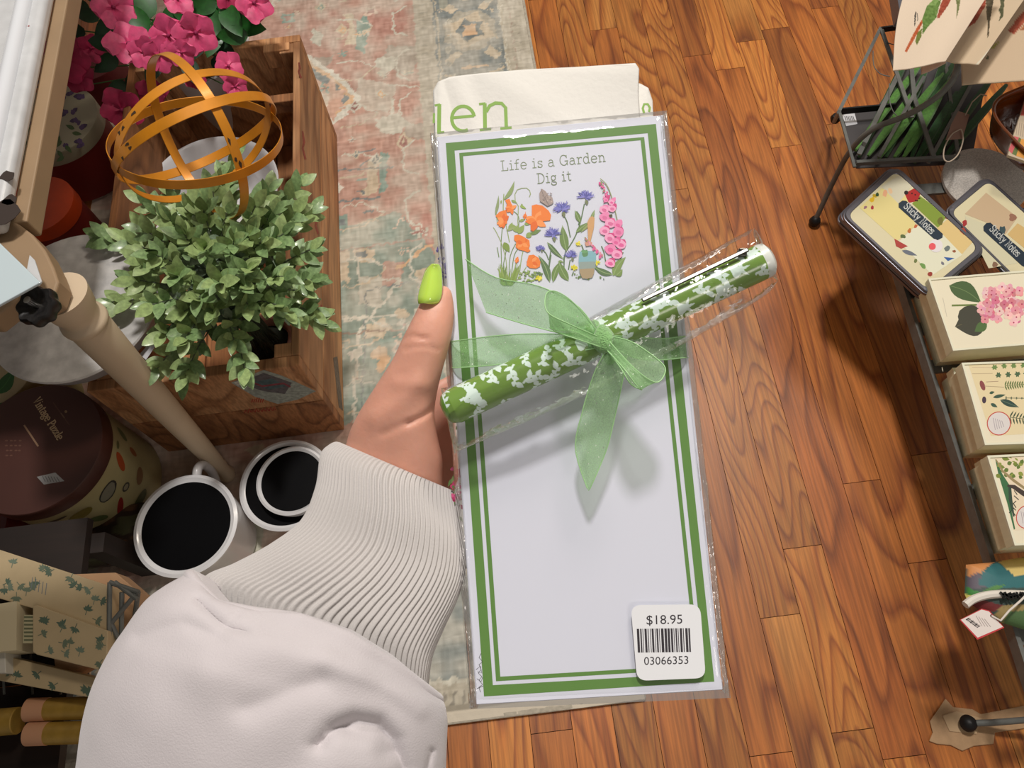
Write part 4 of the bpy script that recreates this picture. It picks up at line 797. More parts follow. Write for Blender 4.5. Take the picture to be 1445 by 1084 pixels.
hy = keepsake((1310, 393), (1345, 495), .16, ZB, BH, 'upper cream box with a pink hydrangea printed on its lid')
bt = keepsake((1357, 512), (1390, 628), .16, ZB, BH, 'upper cream box with rows of pressed leaves and ferns on its lid')
lz = keepsake((1393, 643), (1432, 770), .16, ZB, BH, 'upper cream box with a lizard and foliage picture on its lid')
def bxy(x, y, x0=1200, y0=380, k=4.335): return (x0 + x / k, y0 + y / k)
pr = Print((0, 0, ZB - .0018), (0, 0, 1), off=1e-4)
GD, GDD = (66, 92, 48), (58, 58, 44)
pr.leaf(*bxy(604, 100), *bxy(800, 205), 26, GD, -4, vein=(104, 128, 78)); pr.line([bxy(620, 222), bxy(790, 218)], 2.6, (104, 122, 60)); pr.leaf(*bxy(835, 310), *bxy(640, 352), 42, GDD, 2, vein=(92, 88, 60)); pr.dot(*bxy(740, 290), 19, GDD, 16, jag=.06); pr.leaf(*bxy(835, 330), *bxy(760, 382), 14, (74, 104, 52))
r = random.Random(5)
cx, cy = bxy(925, 215)
for k in range(60):
    a = r.uniform(0, 6.28); q = math.sqrt(r.random()) * 33; x, y = cx + q * math.cos(a), cy + q * math.sin(a) * .92 ; col = r.choice([(226, 164, 170), (214, 136, 150), (236, 190, 188), (204, 116, 136), (222, 150, 158)])
    for p_ in range(4): b = a + p_ * 1.57 + r.uniform(-.2, .2); pr.dot(x + 3.2 * math.cos(b), y + 3.2 * math.sin(b), 3.6, tuple(c + r.uniform(-10, 10) for c in col), n=8)
    pr.dot(x, y, 1.3, (166, 60, 92), n=6)
for (x, y) in ((620, 180), (626, 200)): pr.line([bxy(560, x - 20), bxy(566, x)], .7, (180, 170, 150))
pr.line([bxy(565, 175), bxy(590, 290)], .7, (196, 190, 172)); pr.done('hydrangea_print', hy)
pr = Print((0, 0, ZB - .0018), (0, 0, 1), off=1e-4)
pr.poly([bxy(722, 582), bxy(1150, 560), bxy(1230, 1000), bxy(860, 1020)], (222, 206, 164))
def sprig(x, y, col, s=5):
    for k in range(6): a = k * 1.05 + r.uniform(-.2, .2); pr.leaf(x, y, x + s * math.cos(a), y + s * math.sin(a), s * .6, col)
for i, (x, y) in enumerate(((882, 600), (940, 592), (998, 590), (1058, 588), (905, 648), (965, 645), (1022, 642), (1075, 640))): sprig(*bxy(x, y), [(104, 132, 70), (70, 98, 66)][i > 3], 4.6)
def fern(x0, y0, x1, y1, n, l, col):
    pr.line([(x0, y0), (x1, y1)], .9, col); dx, dy = (x1 - x0), (y1 - y0); L = math.hypot(dx, dy)
    for k in range(n):
        t = k / n; s = l * (1 - t * .5); x, y = x0 + dx * t, y0 + dy * t
        for q in (-1, 1): pr.leaf(x, y, x + dx / L * s * .4 - dy / L * s * q, y + dy / L * s * .4 + dx / L * s * q, 2.1, col)
fern(*bxy(945, 712), *bxy(1150, 700), 14, 7, (92, 112, 60)); fern(*bxy(975, 905), *bxy(1150, 930), 9, 10, (60, 78, 56)); fern(*bxy(950, 788), *bxy(1080, 790), 4, 2.5, (96, 104, 80))
pr.dot(*bxy(808, 712), 3.4, (134, 66, 66), 7.5, -.35); pr.line([bxy(830, 690), bxy(905, 686)], .7, (150, 120, 100)); pr.line([bxy(745, 640), bxy(870, 638)], .7, (170, 150, 120)); pr.line([bxy(820, 715), bxy(940, 722)], .7, (160, 140, 110)); pr.line([bxy(745, 600), bxy(860, 602)], .6, (196, 170, 140))
pr.dot(*bxy(818, 800), 3, (62, 44, 62), 5); pr.leaf(*bxy(872, 785), *bxy(950, 768), 5, (52, 80, 62)); pr.leaf(*bxy(850, 760), *bxy(882, 750), 4, (52, 84, 60)); pr.leaf(*bxy(858, 822), *bxy(900, 845), 5, (50, 82, 66)); pr.leaf(*bxy(916, 800), *bxy(1030, 845), 9, (38, 66, 58), vein=(90, 110, 90))
def roundsticker(x, y, rx, ry, col=(190, 74, 60)):
    pr.dot(x, y, rx, col, ry, .3, 28); pr.dot(x, y, rx - 1.4, (214, 208, 204), ry - 1.4, .3, 28)
    for k in range(5): pr.line([(x - 8 + k * 3, y - 8 + k), (x - 5 + k * 3, y + 9 - k)], .7, (150, 140, 150))
roundsticker(*bxy(908, 944), 17, 17); pr.done('pressed_plants_print', bt)
pr = Print((0, 0, ZB - .0018), (0, 0, 1), off=1e-4)
def cxy(x, y): return (1200 + x / 4.335, 600 + y / 4.335)
pr.poly([cxy(880, 195), cxy(1300, 170), cxy(1400, 620), cxy(1005, 645)], (226, 210, 182))
pr.poly([cxy(885, 205), cxy(930, 300), cxy(975, 370), cxy(985, 520), cxy(1008, 635), cxy(1000, 640), cxy(960, 480), cxy(905, 300)], (52, 104, 62))
for k in range(22): x, y = r.uniform(890, 1050), r.uniform(200, 330); pr.leaf(*cxy(x, y), *cxy(x + r.uniform(-30, 50), y + r.uniform(-40, 30)), 6, r.choice([(116, 130, 48), (136, 148, 62), (92, 116, 44)]))
pr.line([cxy(890, 210), cxy(930, 280), cxy(1000, 340), cxy(1070, 390), cxy(1200, 430)], [1.5, 3, 4, 3.5, 3], (150, 132, 92)); pr.line([cxy(960, 370), cxy(1000, 378), cxy(1060, 420), cxy(1150, 470)], [3, 6, 7, 4], (58, 46, 40))
for k in range(9): x, y = 975 + r.uniform(-10, 40), 400 + k * 16; pr.line([cxy(x, y), cxy(x + r.uniform(-40, 40), y + 26)], 1.3, (46, 48, 40))
pr.line([cxy(975, 380), cxy(980, 460), cxy(1000, 560)], [4, 5, 2], (40, 66, 50)); roundsticker(1200 + 1078 / 4.335, 600 + 562 / 4.335, 15, 17)
pr.done('lizard_print', lz)

# sticky note tins
def rrect(c4, r, n=6):
    """rounded polygon from 4 xy corners"""
    out = []
    for i in range(4):
        p = Vector(c4[i]); a = Vector(c4[i - 1]); b = Vector(c4[(i + 1) % 4]); da = (a - p).normalized(); db = (b - p).normalized()
        for k in range(n + 1): t = k / n; s = (1 - t) ** 2; out.append(p + da * r * s + db * r * t ** 2)
    return out
TINM = M('grey_tin_metal', (112, 112, 120), .35, .7, var=(40, .1)); TLID = M('tin_cover', (214, 206, 170), .35, coat=.3)
def tin(corners, z, label, dx=0, dy=0, rot=0, art=None, h=.0102):
    q = [Vector(P(x, y, z)[:2]) + Vector((dx, dy)) for x, y in corners]; m = sum(q, Vector((0, 0))) / 4
    q = [m + Matrix.Rotation(rot, 2) @ (v - m) for v in q]
    def ring(ins, zz): return [Vector((*(m + (v - m) * ins), zz)) for v in rrect(q, .016)]
    R_ = [ring(.99, z - h), ring(1.0, z - h + .001), ring(1.0, z - h * .45), ring(.985, z - h * .42), ring(.985, z - .001), ring(.975, z), ring(.915, z), ring(.905, z - .0012)]
    n = len(R_[0]); V = [v for r_ in R_ for v in r_]; Fc = [(i * n + k, i * n + (k + 1) % n, (i + 1) * n + (k + 1) % n, (i + 1) * n + k) for i in range(len(R_) - 1) for k in range(n)] + [tuple(range(n))[::-1], tuple((len(R_) - 1) * n + k for k in range(n))]
    o = mk('note_tin', V, Fc, TINM); tag(o, label, 'tin', 'sticky note tins on the iron shelf'); return o, ring(.905, z - .0010)
T1 = [(1187, 302), (1262, 233), (1391, 352), (1312, 418)]
names = ['lowest', 'second lowest', 'third lowest', 'fourth from the bottom', 'fifth from the bottom', 'second from the top']
for k in range(6): tin(T1, SZ + .0035 + .0112 * (k + 1) + .001, 'grey sticky note tin, %s in the front stack' % names[k], dx=ru(-.004, .004) - (.008 if k < 3 else 0), dy=ru(-.003, .003) - (.006 if k < 3 else 0), rot=ru(-.02, .02))
zt = SZ + .0035 + .0112 * 7 + .001
t1, rg = tin(T1, zt, 'top sticky note tin of the front stack with a ladybird and round sticker')
mk('cover', rg, [tuple(range(len(rg)))], TLID, t1, smooth=False)
def txy(x, y): return (1100 + x / 4.168, 230 + y / 4.168)
pr = Print((0, 0, zt - .0009), (0, 0, 1), off=1e-4)
pr.poly([txy(470, 262), txy(600, 150), txy(740, 170), txy(800, 370), txy(690, 460)], (222, 208, 142)); pr.poly([txy(600, 140), txy(700, 75), txy(780, 130), txy(700, 240)], (206, 202, 178)); pr.poly([txy(820, 190), txy(985, 310), txy(935, 385), txy(780, 240)], (128, 150, 58)); pr.poly([txy(990, 330), txy(1145, 455), txy(1070, 540), txy(925, 385)], (218, 192, 132)); pr.poly([txy(800, 370), txy(925, 385), txy(1075, 540), txy(900, 660), txy(700, 465)], (222, 222, 198))
pr.poly([txy(735, 180), txy(790, 150), txy(830, 180), txy(810, 225), txy(760, 235)], (168, 40, 40)); pr.dot(*txy(745, 175), 3, (40, 30, 30))
for k in range(6): a, b = txy(735 + r.uniform(0, 90), 150 + r.uniform(0, 80)); pr.dot(a, b, 1.2, (60, 20, 20))
for x, y, c, s in ((545, 215, (220, 180, 40), 4.5), (560, 195, (190, 160, 40), 3), (575, 185, (50, 80, 50), 3), (620, 180, (226, 170, 130), 5), (505, 262, (150, 110, 120), 3), (545, 262, (170, 50, 60), 3), (650, 165, (224, 190, 150), 4), (765, 400, (190, 110, 50), 4), (800, 372, (190, 100, 60), 3), (725, 432, (88, 106, 64), 4), (985, 322, (130, 50, 30), 3), (1080, 400, (168, 70, 50), 6), (1090, 350, (160, 50, 50), 5), (1028, 520, (150, 90, 60), 3), (985, 505, (110, 120, 120), 5), (800, 575, (110, 120, 70), 3), (845, 605, (110, 150, 80), 5), (885, 655, (150, 60, 50), 4), (960, 590, (120, 120, 130), 3), (945, 340, (110, 110, 50), 6)): pr.dot(*txy(x, y), s, c, s * .7, ru(0, 3), 9, .25)
pr.poly([txy(675, 445), txy(755, 490), txy(715, 505), txy(685, 490)], (170, 66, 60)); pr.leaf(*txy(720, 515), *txy(810, 545), 6, (106, 112, 124)); pr.poly([txy(965, 553), txy(1030, 560), txy(990, 578)], (56, 96, 160))
pr.poly([txy(x, y) for x, y in ((700, 238), (722, 222), (745, 224), (960, 418), (958, 440), (930, 455), (905, 445), (700, 262))], (38, 52, 66), z=30)
pr.text('Sticky Notes', *txy(728, 262), .715, .70, 10.5, (206, 210, 206), .11, .05, z=34, scale_x=.74)
pr.dot(*txy(920, 487), 9.5, (226, 220, 222), n=20, z=30); pr.dot(*txy(898, 492), 5, (226, 90, 100), z=32, n=14); pr.done('cover_print', t1, INKG)
T2 = [(1333, 296), (1392, 247), (1540, 380), (1470, 432)]
for k in range(3): tin(T2, SZ + .017 + .0112 * (k + 1) + .001, 'grey sticky note tin, %s in the stack behind' % names[k], dx=ru(-.003, .003), rot=ru(-.02, .02))
t2, rg = tin(T2, SZ + .017 + .0112 * 4 + .001, 'top sticky note tin of the rear stack, in shade behind the hydrangea box'); z2 = SZ + .017 + .0112 * 4 + .001
mk('cover', rg, [tuple(range(len(rg)))], TLID, t2, smooth=False)
pr = Print((0, 0, z2 - .0009), (0, 0, 1), off=1e-4)
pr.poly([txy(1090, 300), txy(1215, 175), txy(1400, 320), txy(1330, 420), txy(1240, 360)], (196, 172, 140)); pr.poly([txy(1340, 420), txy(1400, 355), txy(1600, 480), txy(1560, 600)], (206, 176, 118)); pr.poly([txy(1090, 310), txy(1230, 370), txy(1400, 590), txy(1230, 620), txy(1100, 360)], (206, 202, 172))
pr.dot(*txy(1310, 395), 5, (60, 80, 84), jag=.4); pr.dot(*txy(1268, 598), 4, (130, 100, 80), jag=.2); pr.dot(*txy(1370, 320), 5, (150, 110, 90), jag=.3)
pr.poly([txy(x, y) for x, y in ((1198, 375), (1215, 355), (1240, 352), (1500, 580), (1500, 640), (1425, 605), (1200, 400))], (34, 48, 62), z=30)
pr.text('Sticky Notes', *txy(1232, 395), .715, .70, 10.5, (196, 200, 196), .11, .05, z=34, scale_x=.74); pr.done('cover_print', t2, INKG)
T3 = [(1350, 268), (1402, 222), (1545, 340), (1500, 392)]

# unseen boards added beyond the left edge to shade the canisters and boxes
blocker = empty('shade_blocker', (-.80, .02, 0), 'dark wooden boards added out of view at the left to shade the low shelf', 'light blocker')
mk('blocker_board', *box((-.80, .06, .955), (.86, .86, .03)), M('dark_walnut'), blocker, smooth=False); mk('blocker_board', *box((-.80, .06, 1.9), (.86, .86, .03)), M('dark_walnut'), blocker, smooth=False)
mk('blocker_back', *box((-1.22, .06, 1.0), (.02, .86, 1.9)), M('dark_walnut'), blocker, smooth=False)
for sy in (-.36, .48): mk('blocker_post', *box((-1.19, sy, .98), (.04, .04, 1.9)), M('dark_walnut'), blocker, smooth=False)

# ================================================================== UPPER RIGHT: iron rack, green fronds, bags, dish
rk = empty('criss_cross_rack', P(1245, 140, .02), 'black iron criss cross rack with price sticker on its sheet base, upper right', 'rack')
RZ = .23
def strip(pts, w, m=IRON, nm='bar', h=.003): return [mk(nm, *bar(P(*a), P(*b), w, h), m, rk, smooth=False) for a, b in zip(pts, pts[1:])]
strip([(1243, 39, RZ), (1184, 157, RZ)], .006, IRON); strip([(1242, 42, RZ - .004), (1300, 34, RZ - .004)], .003, IRONB, h=.012); strip([(1184, 157, RZ - .006), (1262, 150, RZ - .006)], .003, IRONB, h=.014); strip([(1244, 42, RZ + .002), (1287, 166, RZ + .002)], .007)
strip([(1266, 108, RZ + .001), (1212, 218, RZ + .001)], .008); strip([(1304, 108, RZ + .004), (1240, 222, RZ + .004)], .006); strip([(1286, 96, RZ + .003), (1290, 138, RZ + .003), (1318, 222, RZ + .003)], .0075); strip([(1184, 157, RZ - .002), (1206, 236, RZ - .002)], .005, IRON)
strip([(1330, 60, RZ - .01), (1352, 220, RZ - .01)], .006); strip([(1370, 120, RZ - .006), (1310, 230, RZ - .006)], .006)
mk('sheet_base', *prism([P(x, y, RZ - .034) for x, y in ((1186, 160), (1236, 154), (1300, 60), (1400, 60), (1370, 232), (1208, 238))], [P(x, y, RZ - .034) + Vector((0, 0, .002)) for x, y in ((1186, 160), (1236, 154), (1300, 60), (1400, 60), (1370, 232), (1208, 238))]), M('dark_grey_sheet', (74, 72, 74), .5, .4), rk, smooth=False)
strip([(1208, 230, RZ), (1352, 222, RZ)], .006, IRON, h=.008)
for pts in ([(1232, 72), (1233, 92), (1242, 104), (1256, 108)], [(1255, 118), (1256, 146), (1266, 164), (1282, 166)], [(1252, 60), (1262, 63), (1275, 61)]): mk('wire_loop', *tube([Vector(q) for q in spline([tuple(P(x, y, RZ + .004)) for x, y in pts], 10)], .0009, 6), IRON, rk)
mk('ball_foot', *lathe(P(1177, 172, .05), [(0, 0), (.008, .002), (.011, .010), (.008, .018), (0, .021)], 20), IRONB, rk)
mk('upright', *tube([P(1177, 172, .06), P(1184, 158, RZ)], .004, 8), IRON, rk)
for a in ((1300, 60), (1400, 60)): mk('upright', *tube([P(*a, RZ - .03), Vector((*P(*a, RZ)[:2], .006))], .004, 8), IRON, rk)
pr = Print((0, 0, RZ - .0315), (0, 0, 1)); pr.poly([(1188, 162), (1206, 160), (1210, 175), (1194, 178)], (206, 208, 212))
for k in range(6): pr.line([(1192 + k * 2.3, 164), (1194 + k * 2.3, 170)], 1.1, (90, 90, 94), z=9)
pr.done('price_sticker', rk)
FROND = [M('green_frond', (76, 130, 44), .7, var=(220, .3), sheen=.4), M('dark_green_frond', (30, 78, 30), .75, var=(200, .35), sheen=.3)]
fr_ = empty('green_frond_bundle', P(1290, 160, .2), 'bundle of long fuzzy green fronds lying in the iron rack', 'greenery')
for i, (a, b, m_) in enumerate((((1206, 213), (1300, 90), 0), ((1225, 220), (1300, 118), 0), ((1212, 222), (1290, 60), 1), ((1240, 224), (1330, 104), 0), ((1262, 222), (1345, 108), 0), ((1262, 226), (1352, 80), 1), ((1285, 226), (1340, 60), 1), ((1300, 226), (1372, 106), 1), ((1318, 224), (1400, 110), 1), ((1250, 222), (1308, 96), 1), ((1275, 222), (1330, 130), 0), ((1330, 226), (1420, 120), 1), ((1290, 230), (1350, 130), 1))):
    z = RZ - .022 - (0 if m_ == 0 else .004); A = P(*a, z); B = P(*b, z + .012); V = []; Fc = []; n = 14; t = (B - A).normalized(); s = t.cross(Vector((0, 0, 1))).normalized(); up = s.cross(t)
    for k in range(n + 1):
        q = k / n; w = .0078 * math.sin(math.pi * (.04 + .9 * q)) ** .5; c = A.lerp(B, q) + Vector((0, 0, .008 * math.sin(q * 3.1)))
        for j in range(7): an = 2 * math.pi * j / 7; V.append(c + s * math.cos(an) * w + up * math.sin(an) * w * .35 + up * (.0012 if j in (1, 2) else 0))
    for k in range(n):
        for j in range(7): Fc.append((k * 7 + j, k * 7 + (j + 1) % 7, (k + 1) * 7 + (j + 1) % 7, (k + 1) * 7 + j))
    Fc += [tuple(range(7))[::-1], tuple(n * 7 + j for j in range(7))]
    mk('frond', V, Fc, FROND[m_], fr_)

def cloth_patch(name, quad, z4, nu, nv, ripple, items, base, mat, thick=.0016, bend=None):
    """cloth sheet between four photo points at heights z4, printed by painting shapes given in photo pixels"""
    c = [P(x, y, z) for (x, y), z in zip(quad, z4)]; V = []; vc = []
    for j in range(nv + 1):
        for i in range(nu + 1):
            u, v = i / nu, j / nv; p = (c[0] * (1 - u) + c[1] * u) * (1 - v) + (c[3] * (1 - u) + c[2] * u) * v
            p = p + Vector((0, 0, ripple * (mnoise.noise(Vector((u * 3.1 + quad[0][0], v * 1.6, 0))) + .5 * math.sin(u * 7 + v * 2))))
            if bend: p = p + bend(u, v)
            V.append(p); X_, Y_ = proj(p); col = base
            for poly, cc in items:
                ins = False
                for k in range(len(poly)):
                    a, b = poly[k - 1], poly[k]
                    if (a[1] > Y_) != (b[1] > Y_) and X_ < (b[0] - a[0]) * (Y_ - a[1]) / (b[1] - a[1]) + a[0]: ins = not ins
                if ins: col = tuple(cc[q] + 26 * mnoise.noise(p * 300) for q in range(3))
            vc.append(lin(col))
    Fc = [(j * (nu + 1) + i, j * (nu + 1) + i + 1, (j + 1) * (nu + 1) + i + 1, (j + 1) * (nu + 1) + i) for j in range(nv) for i in range(nu)]
    return mk(name, V, Fc, mat, vcols=vc, mods=[('SOL', thick)])
CANV = M('natural_canvas', attr=True, rough=.9, bump=(900, .35), sheen=.15)
def zz(x, y): return (1240 + x / 7.05, y / 7.05)
def pz_(l): return [zz(*q) for q in l]
car = (176, 84, 40); brick = (150, 66, 42); gr = (92, 122, 52); grd = (74, 76, 46); ink = (60, 58, 52)
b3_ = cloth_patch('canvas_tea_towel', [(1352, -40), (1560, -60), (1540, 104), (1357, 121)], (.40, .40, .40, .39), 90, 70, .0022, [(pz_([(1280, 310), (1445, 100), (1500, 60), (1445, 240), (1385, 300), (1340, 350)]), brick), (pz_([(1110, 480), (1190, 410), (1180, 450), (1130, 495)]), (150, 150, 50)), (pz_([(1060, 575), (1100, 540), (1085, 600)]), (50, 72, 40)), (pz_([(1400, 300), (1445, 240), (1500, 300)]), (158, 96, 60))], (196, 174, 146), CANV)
tag(b3_, 'third cream canvas tea towel, deepest in shade above the amber dish', 'tea towel', 'canvas vegetable tea towels hanging at the upper right')
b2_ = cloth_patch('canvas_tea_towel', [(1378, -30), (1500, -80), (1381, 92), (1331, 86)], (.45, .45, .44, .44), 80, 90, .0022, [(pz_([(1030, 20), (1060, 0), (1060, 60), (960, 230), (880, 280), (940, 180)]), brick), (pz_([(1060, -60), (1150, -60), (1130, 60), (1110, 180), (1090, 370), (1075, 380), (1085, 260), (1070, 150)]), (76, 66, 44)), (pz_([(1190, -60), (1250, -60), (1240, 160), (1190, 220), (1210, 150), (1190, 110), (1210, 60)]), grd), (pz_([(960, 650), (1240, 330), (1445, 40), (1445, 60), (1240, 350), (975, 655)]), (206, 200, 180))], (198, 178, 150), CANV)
tag(b2_, 'second cream canvas tea towel, folded edge over the third one', 'tea towel', 'canvas vegetable tea towels hanging at the upper right')
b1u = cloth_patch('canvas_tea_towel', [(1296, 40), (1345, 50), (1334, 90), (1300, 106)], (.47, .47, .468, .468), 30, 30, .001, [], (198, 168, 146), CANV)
tag(b1u, 'small folded under corner of cream canvas peeking below the front tea towel', 'tea towel', 'canvas vegetable tea towels hanging at the upper right')
b1_ = cloth_patch('canvas_tea_towel', [(1296, -60), (1428, -60), (1333, 88), (1259, 102)], (.52, .52, .49, .49), 110, 130, .0022, [
    (pz_([(255, 515), (340, 340), (400, 240), (440, 180), (450, 200), (380, 340), (330, 430), (275, 525)]), car), (pz_([(430, 200), (480, 60), (530, 20), (620, 0), (600, 60), (570, 180), (480, 280), (430, 350), (435, 260)]), gr), (pz_([(380, 330), (430, 280), (420, 370), (375, 455), (362, 420)]), (98, 110, 40)), (pz_([(575, 180), (610, 60), (640, -20), (720, -20), (700, 40), (600, 185)]), brick),
    (pz_([(760, -20), (815, -20), (795, 100), (770, 190), (775, 60)]), (112, 118, 70)), (pz_([(480, 60), (600, -60), (640, -60), (560, 60)]), (120, 150, 80)), (pz_([(352, 160), (366, 120), (372, 125), (358, 262), (350, 262)]), ink), (pz_([(378, 150), (384, 120), (390, 200), (382, 220)]), ink)], (216, 198, 176), CANV,
    bend=lambda u, v: RT * (-.010 * math.sin(math.pi * v) * (1 - u)))
tag(b1_, 'front cream canvas tea towel printed with a carrot and green vegetables', 'tea towel', 'canvas vegetable tea towels hanging at the upper right')
mk('hanging_rail', *tube([P(1270, -66, .53), P(1580, -66, .42)], .006, 10), IRON, shelf)
gp = slab_box('grey_tin', [(1262, -30), (1300, -30), (1290, 20), (1270, 18)], .30, .33, M('blue_grey_tin', (110, 112, 122), .4, .5), 'blue grey tin corner at the top edge behind the front tea towel', 'tin')

AMB = M('amber_glass', (120, 58, 14), .18, coat=.6, spec=.8, trans=.25)
dc = P(1478, 172, .335); dc.z = .30; du = (P(1545, 241, .335) - P(1478, 172, .335)); du.z = 0; du.normalize(); dv = Vector((-du.y, du.x, 0))
def sring(rx, ry, h, n=64, e=.62): return [dc + Vector((0, 0, h)) + du * (abs(math.cos(a)) ** e * (1 if math.cos(a) > 0 else -1) * rx) + dv * (abs(math.sin(a)) ** e * (1 if math.sin(a) > 0 else -1) * ry) for a in (2 * math.pi * (k + .5) / n for k in range(n))]
prof = [(a * .86, b * 1.06, h) for a, b, h in ((.066, .050, -.028), (.078, .060, .010), (.086, .066, .034), (.090, .070, .037), (.089, .069, .040), (.083, .063, .038), (.080, .060, .030), (.082, .062, .026), (.076, .056, .020), (.070, .052, -.010), (.060, .044, -.024))]
R_ = [sring(a, b, h) for a, b, h in prof]; V = [v for r_ in R_ for v in r_]; Fc = [(i * 64 + k, i * 64 + (k + 1) % 64, (i + 1) * 64 + (k + 1) % 64, (i + 1) * 64 + k) for i in range(len(R_) - 1) for k in range(64)] + [tuple(range(64))[::-1], tuple((len(R_) - 1) * 64 + k for k in range(64))]
ad = mk('amber_dish', V, Fc, AMB, mods=[('SUB', 1)]); tag(ad, 'amber brown rectangular glass dish with a double rim at the right edge', 'dish')
bk = [(1449, 130), (1423, 208), (1420, 222), (1500, 250), (1520, 150)]
book = mk('striped_booklet', *prism([P(x, y, .325) for x, y in bk], [P(x, y, .325) + Vector((0, 0, .005)) for x, y in bk]), M('booklet_paper', (190, 174, 150), .6), smooth=False); tag(book, 'booklet with pink, green and orange bands lying in the amber dish', 'book')
pr = Print((0, 0, .3301), (0, 0, 1)); pr.poly([(1448, 136), (1440, 163), (1500, 165), (1500, 140)], (196, 92, 84)); pr.poly([(1431, 192), (1423, 212), (1428, 217), (1438, 194)], (196, 92, 96)); pr.poly([(1438, 194), (1428, 217), (1434, 220), (1441, 196)], (96, 112, 60)); pr.poly([(1441, 196), (1434, 220), (1480, 236), (1500, 205)], (214, 150, 70))
for k in range(6): pr.line([(1436 + k * 3, 172 + k), (1434 + k * 3, 190 + k)], .7, (150, 134, 120))
pr.done('coloured_bands', book)
st_ = P(1392, 252, .222); st = mk('stone_trivet', *lathe(Vector((st_.x, st_.y, .208)), [(0, 0), (.066, 0), (.070, .004), (.070, .010), (.067, .0125), (0, .0125)], 64), M('speckled_grey_stone', (192, 186, 178), .85, var=(420, .3), bump=(400, .3)), origin=Vector((st_.x, st_.y, .208))); tag(st, 'round speckled grey stone trivet under the rear stack of tins', 'trivet')
tg = [(1352, 157), (1368, 162), (1358, 196), (1334, 198), (1342, 176)]
tgm = mk('hang_tag', *prism([P(x, y, .285) for x, y in tg], [P(x, y, .285) + Vector((0, 0, .0006)) for x, y in tg]), M('brown_tag', (142, 112, 98), .7), smooth=False); tag(tgm, 'small brown hang tag with a string ring beside the amber dish', 'tag')
mk('string_ring', *tube([Vector(q) for q in spline([tuple(P(x, y, .290)) for x, y in ((1354, 183), (1343, 190), (1333, 208), (1332, 224), (1340, 228), (1352, 218), (1359, 198), (1357, 184), (1354, 183))], 30)], .0011, 6), M('tan_string', (176, 160, 142), .8), tgm)
mk('string', *tube([P(1362, 163, .286), P(1372, 144, .30), P(1384, 133, .31), P(1392, 135, .32)], .0010, 6), M('tan_string'), tgm)

# colourful zip pouch
zp = [(1363, 797), (1398, 794), (1446, 786), (1540, 786), (1540, 905), (1446, 889), (1404, 876), (1366, 850), (1361, 838)]
def pil(poly, z0, th, label, name, cat, items, base, mat):
    c = (sum(p[0] for p in poly) / len(poly), sum(p[1] for p in poly) / len(poly)); V = []; vc = []; Fc = []; N_ = 120; K = 22; dense = []
    for k in range(N_):
        t = k / N_ * len(poly); i = int(t); f = t - i; a, b = poly[i], poly[(i + 1) % len(poly)]; dense.append((a[0] + (b[0] - a[0]) * f, a[1] + (b[1] - a[1]) * f))
    for s in (1, -1):
        for j in range(K + 1):
            q = 1 - j / K
            for x, y in dense:
                X_, Y_ = c[0] + (x - c[0]) * q, c[1] + (y - c[1]) * q; p = P(X_, Y_, z0); p.z += s * th * (1 - q ** 3) ** .6; V.append(p); col = base; x2, y2 = proj(p)
                for pol, cc in items:
                    ins = False
                    for kk in range(len(pol)):
                        a, b = pol[kk - 1], pol[kk]
                        if (a[1] > y2) != (b[1] > y2) and x2 < (b[0] - a[0]) * (y2 - a[1]) / (b[1] - a[1]) + a[0]: ins = not ins
                    if ins: col = cc
                vc.append(lin(col))
    for s in (0, 1):
        o_ = s * (K + 1) * N_
        for j in range(K):
            for k in range(N_): q = (o_ + j * N_ + k, o_ + j * N_ + (k + 1) % N_, o_ + (j + 1) * N_ + (k + 1) % N_, o_ + (j + 1) * N_ + k); Fc.append(q if s else q[::-1])
    for k in range(N_): Fc.append((k, (k + 1) % N_, (K + 1) * N_ + (k + 1) % N_, (K + 1) * N_ + k))
    o = mk(name, V, Fc, mat, vcols=vc); tag(o, label, cat); return o
def yy(x, y): return (1200 + x / 3.453, 770 + y / 3.453)
def py_(l): return [yy(*q) for q in l]
po = pil(zp, .236, .016, 'colourful patterned zip pouch with a white zipper at the right edge', 'zip_pouch', 'pouch', [
    (py_([(560, 90), (640, 80), (700, 75), (640, 130), (570, 170)]), (206, 140, 84)), (py_([(570, 160), (620, 130), (700, 200), (560, 215)]), (92, 84, 96)), (py_([(690, 90), (725, 85), (800, 150), (900, 140), (900, 200), (700, 210), (625, 190), (640, 130)]), (42, 104, 108)), (py_([(725, 80), (850, 60), (1200, 60), (1200, 160), (846, 145), (800, 150)]), (222, 196, 120)), (py_([(730, 62), (900, 55), (900, 80), (740, 95)]), (214, 190, 110)),
    (py_([(560, 200), (650, 235), (620, 240), (555, 262)]), (60, 134, 60)), (py_([(700, 195), (760, 190), (720, 215), (640, 235), (650, 220)]), (80, 132, 66)), (py_([(550, 235), (600, 245), (555, 300)]), (222, 214, 120)), (py_([(550, 285), (640, 265), (740, 290), (700, 320), (570, 330)]), (110, 36, 36)), (py_([(740, 290), (1200, 270), (1200, 330), (760, 400), (700, 340)]), (150, 130, 80)), (py_([(780, 320), (1200, 300), (1200, 500), (760, 420), (740, 370)]), (74, 104, 60))], (56, 76, 70), M('printed_pouch', attr=True, rough=.6, bump=(500, .2)))
zc = [P(*yy(x, y), .2555) for x, y in ((560, 290), (600, 262), (660, 243), (730, 236), (800, 236), (900, 240), (1100, 240))]
mk('zipper_tape', *tube([Vector(q) for q in spline([tuple(p) for p in zc], 30)], .0052, 8), M('white_zip_tape', (222, 216, 206), .8), po)
for k in range(26):
    p = P(*yy(738 + k * 6.0, 236 + (k % 3) * 9 + ru(-3, 3)), .2625); mk('zip_tooth', *box(p, (.0028, .0055, .0018), ru(0, 3)), M('black_zip_teeth', (14, 14, 14), .3), po, smooth=False)
